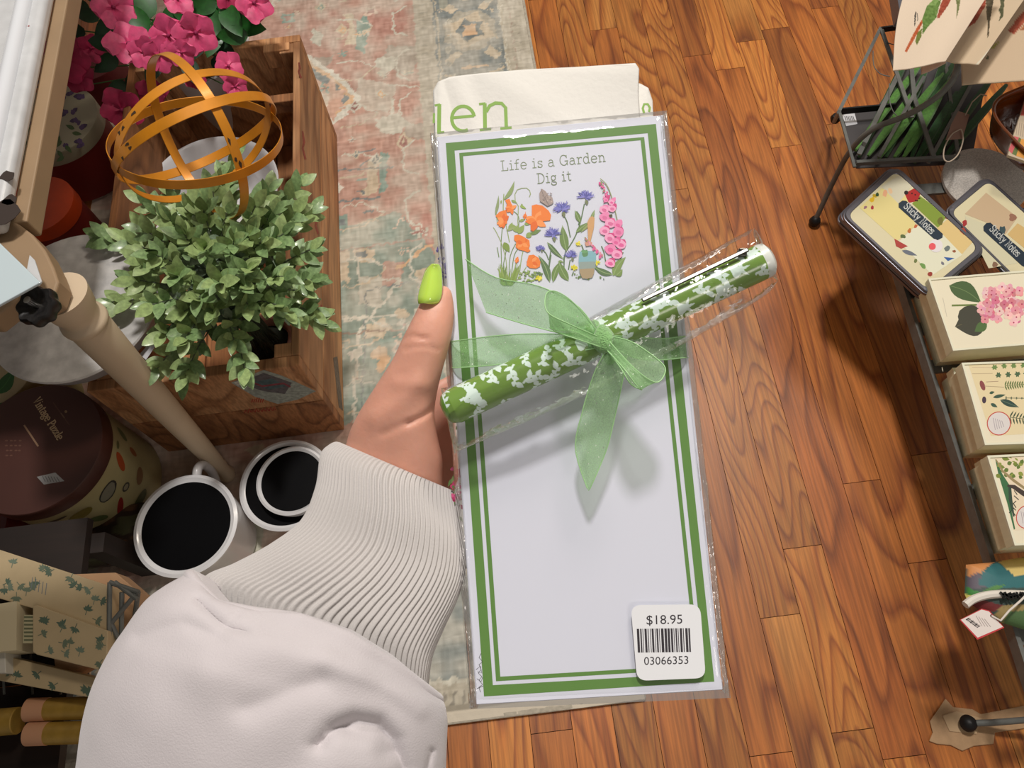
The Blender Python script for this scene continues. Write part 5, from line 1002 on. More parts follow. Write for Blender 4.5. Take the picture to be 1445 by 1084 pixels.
tq = [(1354, 875), (1385, 859), (1396, 862), (1417, 886), (1379, 903)]
tg2 = mk('price_tag', *prism([P(x, y, .261) for x, y in tq], [P(x, y, .261) + Vector((0, 0, .0005)) for x, y in tq]), M('red_card_edge', (190, 50, 56), .6), smooth=False); tag(tg2, 'white price tag with a red edge and barcode hanging from the zip pouch', 'tag')
tc_ = (1387, 881); tqi = [(tc_[0] + (x - tc_[0]) * .94, tc_[1] + (y - tc_[1]) * .9 - .8) for x, y in tq]
pr = Print((0, 0, .2616), (0, 0, 1)); pr.poly(tqi, (222, 212, 206)); 
for k in range(9): pr.line([(1363 + k * 1.9, 875 + k * 1.35), (1368 + k * 1.9, 872.5 + k * 1.35)], 1.1 if k % 3 else 1.8, (50, 44, 44), z=12)
for k in range(4): pr.line([(1377 + k * 4, 869 + k * 1.5), (1386 + k * 4, 884 + k * .3)], .7, (150, 138, 134), z=12)
pr.dot(1399, 869, 2, (90, 40, 36), z=14); pr.done('barcode_print', tg2)
mk('string', *tube([P(1399, 869, .2625), P(1412, 876, .265), P(1424, 862, .268), P(1440, 848, .269), P(1450, 838, .268)], .0014, 8), M('white_cord', (220, 212, 202), .7), tg2)

# ================================================================== CENTRE: notepad, pen, ribbon, towel
PCN = [(616, 193), (936, 162), (1020, 974), (672, 995)]
rr_ = [ray(*q) for q in PCN]
Am = np.array([[-rr_[1][i], rr_[2][i], -rr_[3][i]] for i in range(3)]); sl = np.linalg.solve(Am, [-rr_[0][i] for i in range(3)])
dd = [1.0, *sl]; q3 = [rr_[i] * dd[i] for i in range(4)]; kk = .0895 / (q3[1] - q3[0]).length
PC = [C0 + v * kk for v in q3]; PO = PC[0]; PU = (PC[1] - PC[0]); PV = (PC[3] - PC[0]); PNn = PU.cross(PV).normalized()
if PNn.dot(FW) > 0: PNn = -PNn
def pad_uv(u, v): return PC[0] * (1 - u) * (1 - v) + PC[1] * u * (1 - v) + PC[2] * u * v + PC[3] * (1 - u) * v
def HP(px, py, h): return on_plane(px, py, PO + PNn * h, PNn)
PAPER = M('white_notepaper', (212, 215, 228), .45, spec=.4)
pad = mk('notepad', *prism([c - PNn * .0042 for c in PC], PC), PAPER, smooth=False, mods=[('BEV', .0003, 1)]); tag(pad, 'long white notepad with green double border and garden flower artwork, held in the hand', 'notepad')
mk('cardboard_backing', *prism([c - PNn * .0054 for c in PC], [c - PNn * .0043 for c in PC]), M('grey_card', (150, 140, 126), .8), pad, smooth=False)
GRN = (92, 134, 62)
def invpx(px, py): return px, py
pr = Print(PO, PNn, step=4e-5, off=5e-5)
def ringpoly(o4, i4, col):
    for k in range(4): pr.poly([o4[k], o4[(k + 1) % 4], i4[(k + 1) % 4], i4[k]], col)
ringpoly([(629, 202), (925.5, 175), (1008, 962), (683, 983)], [(641.5, 212.5), (914, 188), (994.5, 950), (695.5, 967)], GRN)
ringpoly([(648, 216), (909, 193.5), (988, 944), (700, 961.5)], [(653.5, 220.5), (904, 198), (982, 939), (706, 955)], GRN)
pr.done('printed_border', pad)
pr = Print(PO, PNn, step=4e-5, off=5e-5); TXT = (122, 136, 104)
bd = Vector((148.5, -13.5)).normalized()
def fit(txt, x0, y0, x1, y1, h, w=.075, z=None):
    n = 0
    for ch in txt: n += .42 if ch == ' ' else GLYPH[ch][0] + .12
    L = math.hypot(x1 - x0, y1 - y0); pr.text(txt, x0, y0, (x1 - x0) / L, (y1 - y0) / L, h, TXT, w, .12, up=(-.098, -.995), scale_x=L / (n * h))
fit('Life is a Garden', 707.5, 241.5, 856.5, 228, 14.5); fit('Dig it', 758.5, 259.5, 808.5, 254.5, 14.5); pr.done('printed_title', pad)
# garden artwork
pr = Print(PO, PNn, step=4e-5, off=6e-5); r = random.Random(11)
def a_(x, y): return (690 + x / 5.705, 230 + y / 5.705)
def al(x0, y0, x1, y1, w, col, bend=0, vein=None): pr.leaf(*a_(x0, y0), *a_(x1, y1), w / 5.705, col, bend / 5.705, vein=vein)
def st(pts, w=1.0, col=(122, 140, 84)): pr.line([tuple(q) for q in spline([a_(*p) for p in pts], 12)], w, col)
G1, G2, G3, G4 = (142, 164, 92), (110, 136, 78), (92, 118, 78), (126, 150, 70)
for pts in ([(105, 960), (100, 760), (98, 640), (110, 500)], [(150, 980), (140, 800), (105, 660), (60, 560), (35, 520)], [(160, 960), (170, 760), (215, 650)], [(175, 960), (200, 760), (235, 690)], [(180, 980), (240, 930), (300, 840)], [(200, 900), (218, 800), (225, 770)], [(240, 940), (260, 780), (275, 710)], [(165, 640), (150, 560), (135, 490)], [(130, 980), (95, 900), (70, 850)], [(235, 570), (240, 440), (200, 390)], [(240, 560), (230, 440), (240, 360), (210, 300), (215, 230), (260, 205), (310, 205), (335, 240), (325, 275)], [(335, 550), (350, 500), (352, 480)], [(118, 470), (115, 350), (120, 250)], [(70, 500), (60, 420), (55, 360)], [(80, 760), (70, 700), (66, 680)], [(105, 960), (110, 860), (140, 700)]): st(pts, 1.15, r.choice([G1, G2, (150, 166, 110)]))
for pts in ([(655, 600), (630, 480), (600, 420)], [(615, 720), (680, 620), (730, 500), (768, 330)], [(480, 860), (490, 760), (508, 660)], [(480, 780), (460, 730), (435, 705)], [(605, 820), (608, 760), (620, 700)], [(640, 860), (650, 800), (655, 780)], [(720, 500), (735, 440), (705, 390)], [(480, 940), (485, 840), (500, 740)], [(625, 930), (606, 860), (604, 760)], [(940, 800), (925, 720), (905, 670)], [(1055, 820), (1062, 760), (1080, 720)], [(668, 910), (680, 880)], [(760, 700), (745, 660)]): st(pts, 1.5, r.choice([G3, (104, 124, 92)]))
al(118, 300, 205, 145, 34, (140, 160, 104), 16); al(50, 420, 78, 262, 24, (140, 158, 112), 6); al(100, 300, 96, 330, 12, G1)
for q in ((120, 640, 165, 720, 50, G4), (180, 300, 225, 325, 20, G1), (250, 345, 300, 370, 22, (150, 176, 90)), (262, 330, 270, 350, 14, G1), (232, 560, 180, 490, 40, G1), (235, 570, 285, 500, 44, G1), (160, 540, 190, 480, 30, G1), (285, 490, 325, 500, 20, G1), (235, 560, 225, 500, 26, G1), (300, 600, 350, 560, 44, G1), (330, 575, 420, 540, 36, G2), (140, 545, 220, 520, 22, (150, 166, 110)), (245, 470, 290, 455, 22, G1)): al(*q[:5], q[5])
for k in range(46): x = r.uniform(75, 250); y = r.uniform(800, 950); al(150 + (x - 150) * .35, 990, x, y, r.uniform(8, 20), r.choice([G1, G2, G4, (132, 158, 76)]), r.uniform(-10, 10))
for k in range(34): x = r.uniform(245, 385); y = r.uniform(875, 950); al(x, y, x + r.uniform(-34, 34), y + r.uniform(-24, 20), 14, r.choice([G1, (150, 172, 104), G2]))
for q in ((490, 960, 400, 745, 56, G3, 14), (470, 640, 600, 775, 40, G3, 8), (515, 960, 580, 790, 50, G2, -12), (640, 950, 560, 790, 66, G2, -10), (625, 710, 592, 505, 70, G2, -6), (735, 480, 692, 385, 40, G2, 0), (700, 560, 800, 480, 40, G2, 0), (820, 470, 850, 380, 28, (128, 150, 96), 0), (995, 900, 840, 830, 50, G3, -14), (1000, 910, 1100, 760, 66, (126, 150, 86), -16), (1020, 910, 1075, 860, 60, (120, 144, 82), 0), (560, 790, 600, 800, 18, G2, 0), (810, 490, 740, 560, 22, (140, 150, 90), 0)): al(*q[:6], q[6], vein=(150, 172, 120))
for k in range(26): x = r.choice([r.uniform(375, 440), r.uniform(680, 760), r.uniform(780, 930), r.uniform(380, 430)]); y = r.uniform(885, 935); al(x, y + 10, x + r.uniform(-20, 20), y + r.uniform(-12, 12), 15, r.choice([G3, G2, (104, 128, 66)]))
OR1, OR2, OR3 = (236, 128, 52), (226, 108, 40), (244, 152, 84)
def poppy(pts, cx, cy, R):
    pr.poly([a_(*p) for p in pts], OR1)
    for k in range(9): b = r.uniform(0, 6.28); pr.leaf(*a_(cx, cy), *a_(cx + R * math.cos(b), cy + R * math.sin(b)), R * .1, r.choice([OR2, OR3, OR1]))
poppy([(52, 430), (85, 395), (135, 380), (148, 430), (146, 490), (118, 497), (90, 460)], 118, 470, 60); poppy([(345, 345), (380, 335), (430, 345), (480, 385), (500, 420), (492, 465), (440, 470), (385, 488), (350, 478), (345, 430)], 380, 470, 90); poppy([(130, 300), (165, 290), (185, 340), (200, 380), (180, 395), (150, 345)], 180, 370, 50)
poppy([(205, 585), (235, 578), (270, 590), (325, 625), (330, 665), (320, 690), (335, 710), (310, 722), (285, 710), (240, 700), (215, 680), (220, 640), (202, 620)], 270, 650, 55); poppy([(320, 745), (360, 740), (400, 765), (415, 800), (410, 835), (380, 852), (330, 848), (302, 825), (310, 780)], 350, 800, 50); poppy([(215, 770), (235, 755), (240, 780), (222, 812), (212, 800)], 225, 785, 20); poppy([(282, 450), (295, 390), (298, 420), (290, 458)], 290, 430, 20)
BL = [(98, 100, 178), (120, 122, 196), (84, 84, 156), (138, 134, 204)]
for cx, cy, R in ((590, 365, 80), (775, 270, 76), (515, 570, 72), (662, 742, 56), (415, 685, 38)):
    for k in range(46):
        b = r.uniform(-3.3, .2) if r.random() < .8 else r.uniform(0, 6.28); q = R * r.uniform(.65, 1.05); x, y = cx + q * math.cos(b), cy + 8 + q * .82 * math.sin(b); al(cx + r.uniform(-8, 8), cy + 10, x, y, R * .16, r.choice(BL), r.uniform(-6, 6))
        if k % 2: al(x - 6 * math.cos(b), y - 6 * math.sin(b), x + r.uniform(-12, 12), y + r.uniform(-12, 12), 5, r.choice(BL))
    al(cx + 8, cy + R * .35, cx + 14, cy + R * .95, R * .38, (118, 126, 92))
for px_, py_2, rr2 in ((722, 650, 26), (685, 845, 32), (868, 805, 32), (402, 930, 32)):
    for k in range(14): b = r.uniform(0, 6.28); al(px_, py_2, px_ + rr2 * math.cos(b), py_2 + rr2 * .8 * math.sin(b), 12, r.choice([(226, 214, 48), (208, 198, 40), (236, 224, 84)]))
pr.poly([a_(*p) for p in ((425, 210), (405, 250), (410, 310), (440, 330), (470, 350), (505, 335), (520, 320), (510, 280), (480, 265), (455, 230))], (164, 148, 142))
for k in range(26): pr.dot(*a_(r.uniform(412, 505), r.uniform(240, 335)), .9, r.choice([(120, 104, 104), (196, 180, 168), (140, 126, 120)]), n=6)
pr.line([a_(420, 215), a_(440, 270), a_(480, 340)], .8, (120, 108, 108))
pr.poly([a_(*p) for p in ((830, 430), (850, 445), (845, 520), (825, 600), (815, 650), (800, 650), (795, 560), (792, 480), (808, 445))], (206, 160, 110)); pr.poly([a_(*p) for p in ((770, 640), (830, 640), (830, 665), (780, 672))], (206, 150, 130))
pr.poly([a_(*p) for p in ((730, 720), (760, 708), (830, 712), (862, 730), (862, 790), (845, 890), (830, 925), (790, 936), (750, 930), (728, 880), (722, 790))], (132, 178, 190)); pr.poly([a_(*p) for p in ((727, 850), (850, 845), (845, 890), (830, 925), (790, 936), (750, 930), (730, 885))], (168, 148, 118)); pr.poly([a_(*p) for p in ((728, 800), (858, 795), (852, 850), (727, 858))], (146, 160, 156)); al(760, 760, 790, 700, 50, (96, 140, 96)); al(740, 712, 800, 720, 26, (110, 160, 110))
PK = [(222, 96, 156), (232, 136, 182), (206, 66, 130), (238, 164, 200)]
for k in range(30): t = k / 29; x = 905 + 60 * t + r.uniform(-14, 14); y = 150 + t * 170; pr.leaf(*a_(x, y), *a_(x + r.uniform(-22, 22), y + r.uniform(10, 30)), 2.6, r.choice(PK + [(140, 150, 100)]))
st([(895, 130), (940, 170), (975, 240), (1000, 330), (1030, 450), (1060, 600)], 1.2, (140, 150, 100))
for x, y, R in ((925, 380, 40), (990, 370, 34), (930, 440, 44), (975, 490, 46), (1035, 500, 38), (930, 550, 44), (1040, 560, 48), (970, 610, 46), (1060, 660, 46), (975, 700, 50), (1020, 640, 36), (1030, 740, 46), (975, 810, 42), (985, 320, 26), (940, 300, 22)):
    pr.leaf(*a_(x + 34, y - 40), *a_(x - 20, y + 26), R / 5.705 * 1.5, r.choice(PK[:3])); pr.dot(*a_(x, y), R / 5.705 * .95, r.choice([PK[1], PK[3]]), R / 5.705 * .8, .3, 12, .1); pr.dot(*a_(x + 2, y + 4), R / 5.705 * .5, r.choice([PK[0], (216, 112, 160)]), R / 5.705 * .36, .3, 10, .1)
pr.dot(*a_(978, 428), 2.8, (86, 74, 48), 2, jag=.3)
for k in range(16): x = 770 + k * 9; y = 600 + k * 9; pr.leaf(*a_(x, y), *a_(x + r.uniform(-12, 20), y + 24), 2.6, r.choice([(206, 128, 140), (222, 150, 170), (214, 106, 140), (150, 140, 90)]))
for q in ((850, 680), (875, 705), (900, 745)): pr.leaf(*a_(*q), *a_(q[0] - 14, q[1] + 30), 4, PK[0])
pr.done('flower_artwork', pad)
pr = Print(PO, PNn, off=6e-5)
pr.line([(678, 977), (676, 970), (681, 966), (676, 960), (680, 955), (675, 950), (679, 945), (676, 938), (681, 934), (676, 928), (679, 922)], .8, (70, 70, 74)); pr.line([(673, 972), (682, 968)], .7, (70, 70, 74)); pr.line([(673, 958), (679, 962), (681, 956)], .7, (70, 70, 74)); pr.line([(672, 945), (678, 940), (680, 950), (674, 948)], .7, (70, 70, 74)); pr.done('signature', pad)
# cellophane sleeve
FILM = film_mat('cellophane', amount=.015, rough=.05, bscale=55, bstr=.35)
def film_patch(name, outline, h, parent, mat, wr, seed, nu=60, nv=90):
    """outline = four photo corners tl,tr,br,bl"""
    V = []
    for j in range(nv + 1):
        for i in range(nu + 1):
            u, v = i / nu, j / nv; a = [outline[0][k] * (1 - u) + outline[1][k] * u for k in (0, 1)]; b = [outline[3][k] * (1 - u) + outline[2][k] * u for k in (0, 1)]; x, y = a[0] * (1 - v) + b[0] * v, a[1] * (1 - v) + b[1] * v
            ed = min(u, 1 - u, (v + .01), 1 - v); e_ = max(0, 1 - ed / .035); hh = h * (1 - e_ ** 2 * .9) + wr * abs(mnoise.noise(Vector((u * 5 + seed, v * 9, seed)))) * (.35 + e_) - .0035 * e_ ** 2
            V.append(HP(x, y, hh))
    return mk(name, V, [(j * (nu + 1) + i, j * (nu + 1) + i + 1, (j + 1) * (nu + 1) + i + 1, (j + 1) * (nu + 1) + i) for j in range(nv) for i in range(nu)], mat, parent)
film_patch('cellophane_sleeve', [(607, 188), (941, 156), (1031, 985), (664, 1001)], .0014, pad, FILM, .0007, 3.1)
ov = [(930, 165), (941, 158), (1031, 986), (1018, 974)]; film_patch('sleeve_flap', ov, .0004, pad, film_mat('cellophane_fold', amount=.07, rough=.15, bscale=120, bstr=1), .002, 7.7, 12, 120)
film_patch('sleeve_flap', [(607, 188), (620, 192), (676, 996), (662, 1000)], .0004, pad, MATS.get('x') or bpy.data.materials['cellophane_fold'], .002, 9.7, 12, 120)
# price sticker
sq = rrect([Vector(c) for c in ((890, 854), (988, 853), (996, 957), (899, 961))], 15, 8)
stk = mk('price_sticker', *prism([HP(x, y, .0022) for x, y in sq], [HP(x, y, .0024) for x, y in sq]), M('white_sticker', (226, 228, 232), .4), pad, smooth=False)
pr = Print(PO + PNn * .0024, PNn, off=4e-5); KB = (48, 44, 50)
pr.font('$18.95', 911.5, 881.5, .999, -.028, 12.8, KB, width=51.5); pr.font('03066353', 908.5, 938.5, .999, -.026, 11.2, KB, width=63)
x = 0; wds = [2.6, 1, 1.6, 1, .8, 1.4, 2.4, 1, 1, 1.6, .8, 1, 2.2, 1.2, .8, 1, 1.8, 1, .8, 1.4, 2.8, 1, 2.6, .8, 2.4, 1, 2.2, 1, .8, 1.2, 1.6, 1, .8, 1.4, 2.4, 1, 1, 1.6, 2.6, .8, 1.8]; tot = sum(wds)
for i, w_ in enumerate(wds):
    if i % 2 == 0: u0 = 898.5 + x / tot * 75; u1 = 898.5 + (x + w_) / tot * 75; k0 = (u0 - 898.5) * -.012; pr.poly([(u0, 887.5 + k0), (u1, 887.5 + k0), (u1 + 1.6, 921 + k0), (u0 + 1.6, 921 + k0)], KB)
    x += w_
pr.done('price_and_barcode', stk)

# folded tea towel behind the pad
TWL = M('white_cotton_towel', (220, 218, 212), .9, bump=(420, .35, .0006), sheen=.2)
def soft_slab(name, outl, h_front, thick, mat, edge=4.0, parent=None, layers=7, dense=90):
    pts = []; n = len(outl)
    for k in range(dense):
        t = k / dense * n; i = int(t); f = t - i; a, b = outl[i], outl[(i + 1) % n]; pts.append((a[0] + (b[0] - a[0]) * f, a[1] + (b[1] - a[1]) * f))
    c = (sum(p[0] for p in pts) / dense, sum(p[1] for p in pts) / dense); V = []
    for L_ in range(layers + 1):
        an = math.pi * L_ / layers; ins = edge * (1 - math.sin(an)); hh = h_front - thick / 2 + thick / 2 * math.cos(an)
        for x, y in pts: d_ = math.hypot(x - c[0], y - c[1]); V.append(HP(x - (x - c[0]) / d_ * ins, y - (y - c[1]) / d_ * ins, hh + (.0006 if L_ else 0) * mnoise.noise(Vector((x * .02, y * .02, L_)))))
    Fc = [(L_ * dense + k, L_ * dense + (k + 1) % dense, (L_ + 1) * dense + (k + 1) % dense, (L_ + 1) * dense + k) for L_ in range(layers) for k in range(dense)] + [tuple(range(dense))[::-1], tuple(layers * dense + k for k in range(dense))]
    return mk(name, V, Fc, mat, parent)
O1 = [(611, 128), (618, 115), (636, 108), (680, 103), (740, 98), (820, 94), (880, 90), (897, 89), (902, 97), (901, 130), (906, 200), (930, 500), (950, 790), (880, 800), (670, 812), (655, 800), (640, 600), (625, 400), (614, 240)]
tw = soft_slab('folded_tea_towel', O1, -.0062, .007, TWL, 2.6); tag(tw, 'folded white cotton tea towel with green lettering, held behind the notepad', 'tea towel')
soft_slab('towel_layer', [(700, 118), (880, 112), (904, 118), (915, 124), (921, 142), (924, 200), (960, 780), (700, 800)], -.0136, .006, TWL, 4, tw)
soft_slab('towel_layer', [(640, 125), (880, 106), (899, 112), (902, 140), (950, 780), (690, 800)], -.0200, .006, TWL, 4, tw)
pr = Print(PO + PNn * -.0062, PNn, off=7e-5); LG_ = (126, 166, 66)
pr.line([(620, 147), (619.5, 187)], 5.4, LG_); pr.line([(613.5, 149), (621, 147.5)], 3, LG_); pr.line([(617, 187.5), (627, 186.5)], 3.2, LG_); pr.line([(612.5, 160), (612, 174)], 3, LG_)
pr.line([(637.5, 166.5), (669, 163.5)] , 4, LG_); pr.line([(669, 163.5)] + [(653.5 + 16 * math.cos(a), 167.5 + 17.5 * math.sin(a)) for a in [math.radians(q) for q in range(-10, -310, -15)]], 4.8, LG_)
pr.line([(684, 146), (684.5, 182)], 5.4, LG_); pr.line([(676, 147), (685, 146)], 3.2, LG_); pr.line([(677, 183.5), (693, 182)], 3.4, LG_); pr.line([(686, 158), (691, 149.5), (699, 145.5), (708, 146), (713.5, 152), (714.5, 180)], 4.8, LG_); pr.line([(706, 181.5), (722, 180)], 3.4, LG_)
pr.done('green_lettering', tw)
pr = Print(PO + PNn * -.0136, PNn, off=7e-5); pr.line([(909, 160), (907, 153), (909, 147), (914, 147), (917, 152), (916, 158)], 3.2, LG_); pr.done('lettering_end', tw)
pr = Print(PO + PNn * -.0062, PNn, off=7e-5); 
for k in range(30): x, y = r.uniform(617, 630), r.uniform(348, 398); pr.leaf(x, y, x + r.uniform(-4, 4), y - r.uniform(3, 7), 3.5, r.choice([(96, 86, 150), (120, 112, 176), (78, 70, 126)]))
pr.line([(624, 398), (628, 470)], 1.4, (110, 130, 90))
for k in range(20): x, y = r.uniform(637, 652), r.uniform(660, 726); pr.dot(x, y, r.uniform(2, 4), r.choice([(186, 50, 104), (206, 84, 132), (150, 34, 80)]), jag=.4)
for k in range(16): x, y = r.uniform(636, 650), r.uniform(600, 790); pr.leaf(x, y, x + r.uniform(-5, 5), y + r.uniform(5, 14), 3.4, r.choice([(86, 116, 60), (120, 140, 84)]))
pr.done('flower_print', tw)

# pen
pa, pb_ = (633, 577), (1072, 371); PH = .0135; PA, PB_ = HP(*pa, PH), HP(*pb_, PH); pax = (PB_ - PA); PL = pax.length; pax.normalize(); PRr = .00655
pu = PNn; pv = pax.cross(pu).normalized(); NS, NT = 680, 176
sm = np.linspace(0, PL * 1000, NS + 1); tmm = np.arange(NT) * (2 * math.pi * PRr * 1000 / NT); SM, TM = np.meshgrid(sm, tmm, indexing='ij'); CIR = 2 * math.pi * PRr * 1000
mask = np.zeros(SM.shape)
def ppoly(pts):
    for off in (-CIR, 0, CIR):
        q = [(x, y + off) for x, y in pts]; x0, x1 = min(p[0] for p in q), max(p[0] for p in q); y0, y1 = min(p[1] for p in q), max(p[1] for p in q)
        i0, i1 = np.searchsorted(sm, [x0, x1]); j0, j1 = np.searchsorted(tmm, [y0, y1])
        if i1 <= i0 or j1 <= j0: continue
        X_, Y_ = SM[i0:i1, j0:j1], TM[i0:i1, j0:j1]; ins = np.zeros(X_.shape, bool)
        for k in range(len(q)):
            a, b = q[k - 1], q[k]
            if a[1] == b[1]: continue
            ins ^= ((a[1] > Y_) != (b[1] > Y_)) & (X_ < (b[0] - a[0]) * (Y_ - a[1]) / (b[1] - a[1]) + a[0])
        mask[i0:i1, j0:j1][ins] = 1
def acanthus(x, y, ang, L, mir=1):
    A = []; B = []
    for i in range(15):
        t = i / 14; w = L * .20 * math.sin(math.pi * t ** .7) * (1 + .5 * math.sin(t * 24)); b = mir * L * .22 * math.sin(t * 2.6)
        A.append((L * t, b + w)); B.append((L * t, b - w * .75))
    q = A + B[::-1]; ppoly([(x + p[0] * math.cos(ang) - p[1] * math.sin(ang), y + p[0] * math.sin(ang) + p[1] * math.cos(ang)) for p in q])
def curl(x, y, ang, L, mir):
    A = []; B = []
    for i in range(13): t = i / 12; a = ang + mir * t * 3.4; x2 = x + L * .34 * (math.sin(a) - math.sin(ang)) * mir; y2 = y - L * .34 * (math.cos(a) - math.cos(ang)) * mir; w = .5 * (1 - t * .6); A.append((x2 - w * math.sin(a), y2 + w * math.cos(a))); B.append((x2 + w * math.sin(a), y2 - w * math.cos(a)))
    ppoly(A + B[::-1])
rp = random.Random(4); s_ = -2.0
def tear(x, y, a, L, w):
    q = []
    for i in range(9): t = i / 8; q.append((L * t, w * math.sin(math.pi * t ** .75)))
    q += [(p[0], -p[1] * .8) for p in q[1:-1][::-1]]; ppoly([(x + p[0] * math.cos(a) - p[1] * math.sin(a), y + p[0] * math.sin(a) + p[1] * math.cos(a)) for p in q])
def sprig2(x, y, a, L, mir):
    A = []; B = []; cv = []
    for i in range(13): t = i / 12; a2 = a + mir * 1.5 * t; cv.append((x, y, a2)); x += L / 12 * math.cos(a2); y += L / 12 * math.sin(a2)
    for i, (p, q, b) in enumerate(cv): w = .5 * (1 - i / 16); A.append((p - w * math.sin(b), q + w * math.cos(b))); B.append((p + w * math.sin(b), q - w * math.cos(b)))
    ppoly(A + B[::-1])
    for i, sd_ in ((2, 1), (4, -1), (6, 1), (8, -1), (10, 1)): p, q, b = cv[i]; tear(p, q, b + sd_ * .85, L * .46 * (1 - i / 26), L * .125)
    p, q, b = cv[-1]; tear(p - .4 * math.cos(b), q - .4 * math.sin(b), b, L * .46, L * .15)
while s_ < PL * 1000:
    for row in range(5):
        y = CIR * (row + .5 * ((int(s_ / 7.6)) % 2)) / 5; k_ = rp.random()
        if k_ < .72: sprig2(s_, y, rp.uniform(-.7, .7) + (math.pi if rp.random() < .3 else 0), rp.uniform(6.6, 8.8), rp.choice([-1, 1]))
        else:
            ppoly([(s_ + 2 + 2.3 * math.cos(a) * (1 + .18 * math.cos(3 * a)), y + 2.1 * math.sin(a) * (1 + .18 * math.cos(3 * a))) for a in [k * .35 for k in range(18)]])
            for q_ in (-.9, 0, .9): tear(s_ + 3, y, q_, 4, .6)
    s_ += 7.6
G_ = np.array(lin((112, 146, 64))[:3]); Wt = np.array(lin((214, 232, 224))[:3]); colr = G_ * (1 - mask[..., None]) + Wt * mask[..., None]
V = []; cA = np.concatenate([colr.reshape(-1, 3), np.ones(((NS + 1) * NT, 1))], 1)
ct = [(math.cos(2 * math.pi * k / NT), math.sin(2 * math.pi * k / NT)) for k in range(NT)]
for i in range(NS + 1):
    c = PA + pax * (PL * i / NS); rr3 = PRr * (1 - .12 * max(0, 1 - i / 12)); V += [c + pu * (a * rr3) + pv * (b * rr3) for a, b in ct]
ii = np.arange((NS + 1) * NT).reshape(NS + 1, NT); Fq = np.stack([ii[:-1], np.roll(ii[:-1], -1, 1), np.roll(ii[1:], -1, 1), ii[1:]], -1).reshape(-1, 4).tolist() + [tuple(range(NT))[::-1], tuple(NS * NT + k for k in range(NT))]
pen = mk('patterned_pen', V, Fq, M('pen_print', attr=True, rough=.22, coat=.5), vcols=cA); tag(pen, 'green pen with white leaf scroll pattern tied across the notepad', 'pen')
mk('end_cap', *lathe(PB_, [(0, 0), (PRr * .98, 0), (PRr * 1.0, .0012), (PRr * .95, .0030), (PRr * .7, .0042), (0, .0046)], 32, pax), M('milky_cap', (216, 220, 214), .3, coat=.5), pen)
mk('nib_end', *lathe(PA, [(0, -.0022), (PRr * .5, -.002), (PRr * .8, -.0008), (PRr * .87, 0), (0, .0002)], 32, pax), M('pen_green', (104, 146, 58), .3, coat=.4), pen)
c0_, c1_ = HP(906, 424, PH + .0070), HP(1056, 352, PH + .0070); sd = pax.cross(PNn).normalized()
mk('clip', *join(bar(c0_, c1_, .0017, .0008), bar(c1_ - pax * .002, c1_ - PNn * .004 - pax * .002, .0028, .003)), M('dark_steel_clip', (92, 90, 86), .3, 1.0), pen, smooth=False, mods=[('BEV', .0004, 2)])
# pen wrapper
def film_loft(name, secs, h, hz, parent, mat, n=80, m=48, wr=.0007, seed=0):
    sp = spline([(a[0], a[1], b[0], b[1]) for a, b in secs], n); V = []
    for i, q in enumerate(sp):
        A_, B_ = HP(q[0], q[1], h), HP(q[2], q[3], h); c = (A_ + B_) / 2; e = (A_ - B_) / 2; t = i / (n - 1); z_ = hz * math.sin(math.pi * min(1, max(0, t * 1.0))) ** .35 if 0 < i < n - 1 else .0003
        for k in range(m): an = 2 * math.pi * k / m; w = wr * mnoise.noise(Vector((t * 14 + seed, math.cos(an) * 2.2, math.sin(an) * 2 + seed))); V.append(c + e * (math.cos(an)) + PNn * (math.sin(an) * z_ + w))
    return mk(name, V, [(i * m + k, i * m + (k + 1) % m, (i + 1) * m + (k + 1) % m, (i + 1) * m + k) for i in range(n - 1) for k in range(m)], mat, parent)
FILM2 = film_mat('pen_wrapper_film', amount=.02, rough=.05, bscale=90, bstr=.8)
film_loft('cellophane_wrapper', [((622, 548), (641, 640)), ((650, 540), (668, 628)), ((740, 498), (768, 585)), ((850, 438), (888, 528)), ((960, 378), (992, 470)), ((1040, 334), (1076, 420)), ((1064, 322), (1098, 396))], PH - .001, .0098, pen, FILM2)

# organza ribbon
ORG = organza_mat()
rb = empty('organza_ribbon_bow', HP(850, 480, .001), 'sheer green organza ribbon bow tying the pen to the notepad', 'ribbon')
def ribbon(nm, ea, eb, n=40, m=12, wave=.0006, th=.00012, seed=0):
    A = spline(ea, n); B = spline(eb, n); V = []
    for i in range(n):
        for j in range(m + 1): q = j / m; x, y, h = A[i] * (1 - q) + B[i] * q; V.append(HP(x, y, h + wave * mnoise.noise(Vector((i * .16 + seed, q * 3, seed)))))
    o = mk(nm, V, [(i * (m + 1) + j, i * (m + 1) + j + 1, (i + 1) * (m + 1) + j + 1, (i + 1) * (m + 1) + j) for i in range(n - 1) for j in range(m)], ORG, rb)
    for j, nm2 in ((0, 'woven_edge'), (m, 'woven_edge')): mk(nm2, *tube([V[i * (m + 1) + j] + PNn * .0001 for i in range(0, n, 2)], .00022, 5), M('ribbon_edge', (160, 206, 146), .5), o)
    return o
ribbon('ribbon_tail', [(657, 366, .012), (700, 392, .017), (760, 404, .021), (815, 432, .023), (846, 474, .022)], [(686, 441, .010), (735, 456, .014), (780, 468, .018), (820, 478, .021), (850, 488, .022)], seed=1)
ribbon('ribbon_tail', [(852, 500, .022), (838, 528, .020), (822, 580, .016), (812, 634, .013), (830, 693, .012)], [(884, 502, .022), (880, 530, .020), (870, 578, .017), (858, 628, .014), (845, 662, .013), (831, 693, .012)], seed=2)
ribbon('ribbon_band', [(636, 482, -.004), (644, 481, .0035), (700, 474, .010), (760, 471, .016), (845, 474, .021)], [(637, 519, -.004), (646, 519, .0035), (700, 515, .009), (760, 506, .015), (848, 490, .021)], seed=3)
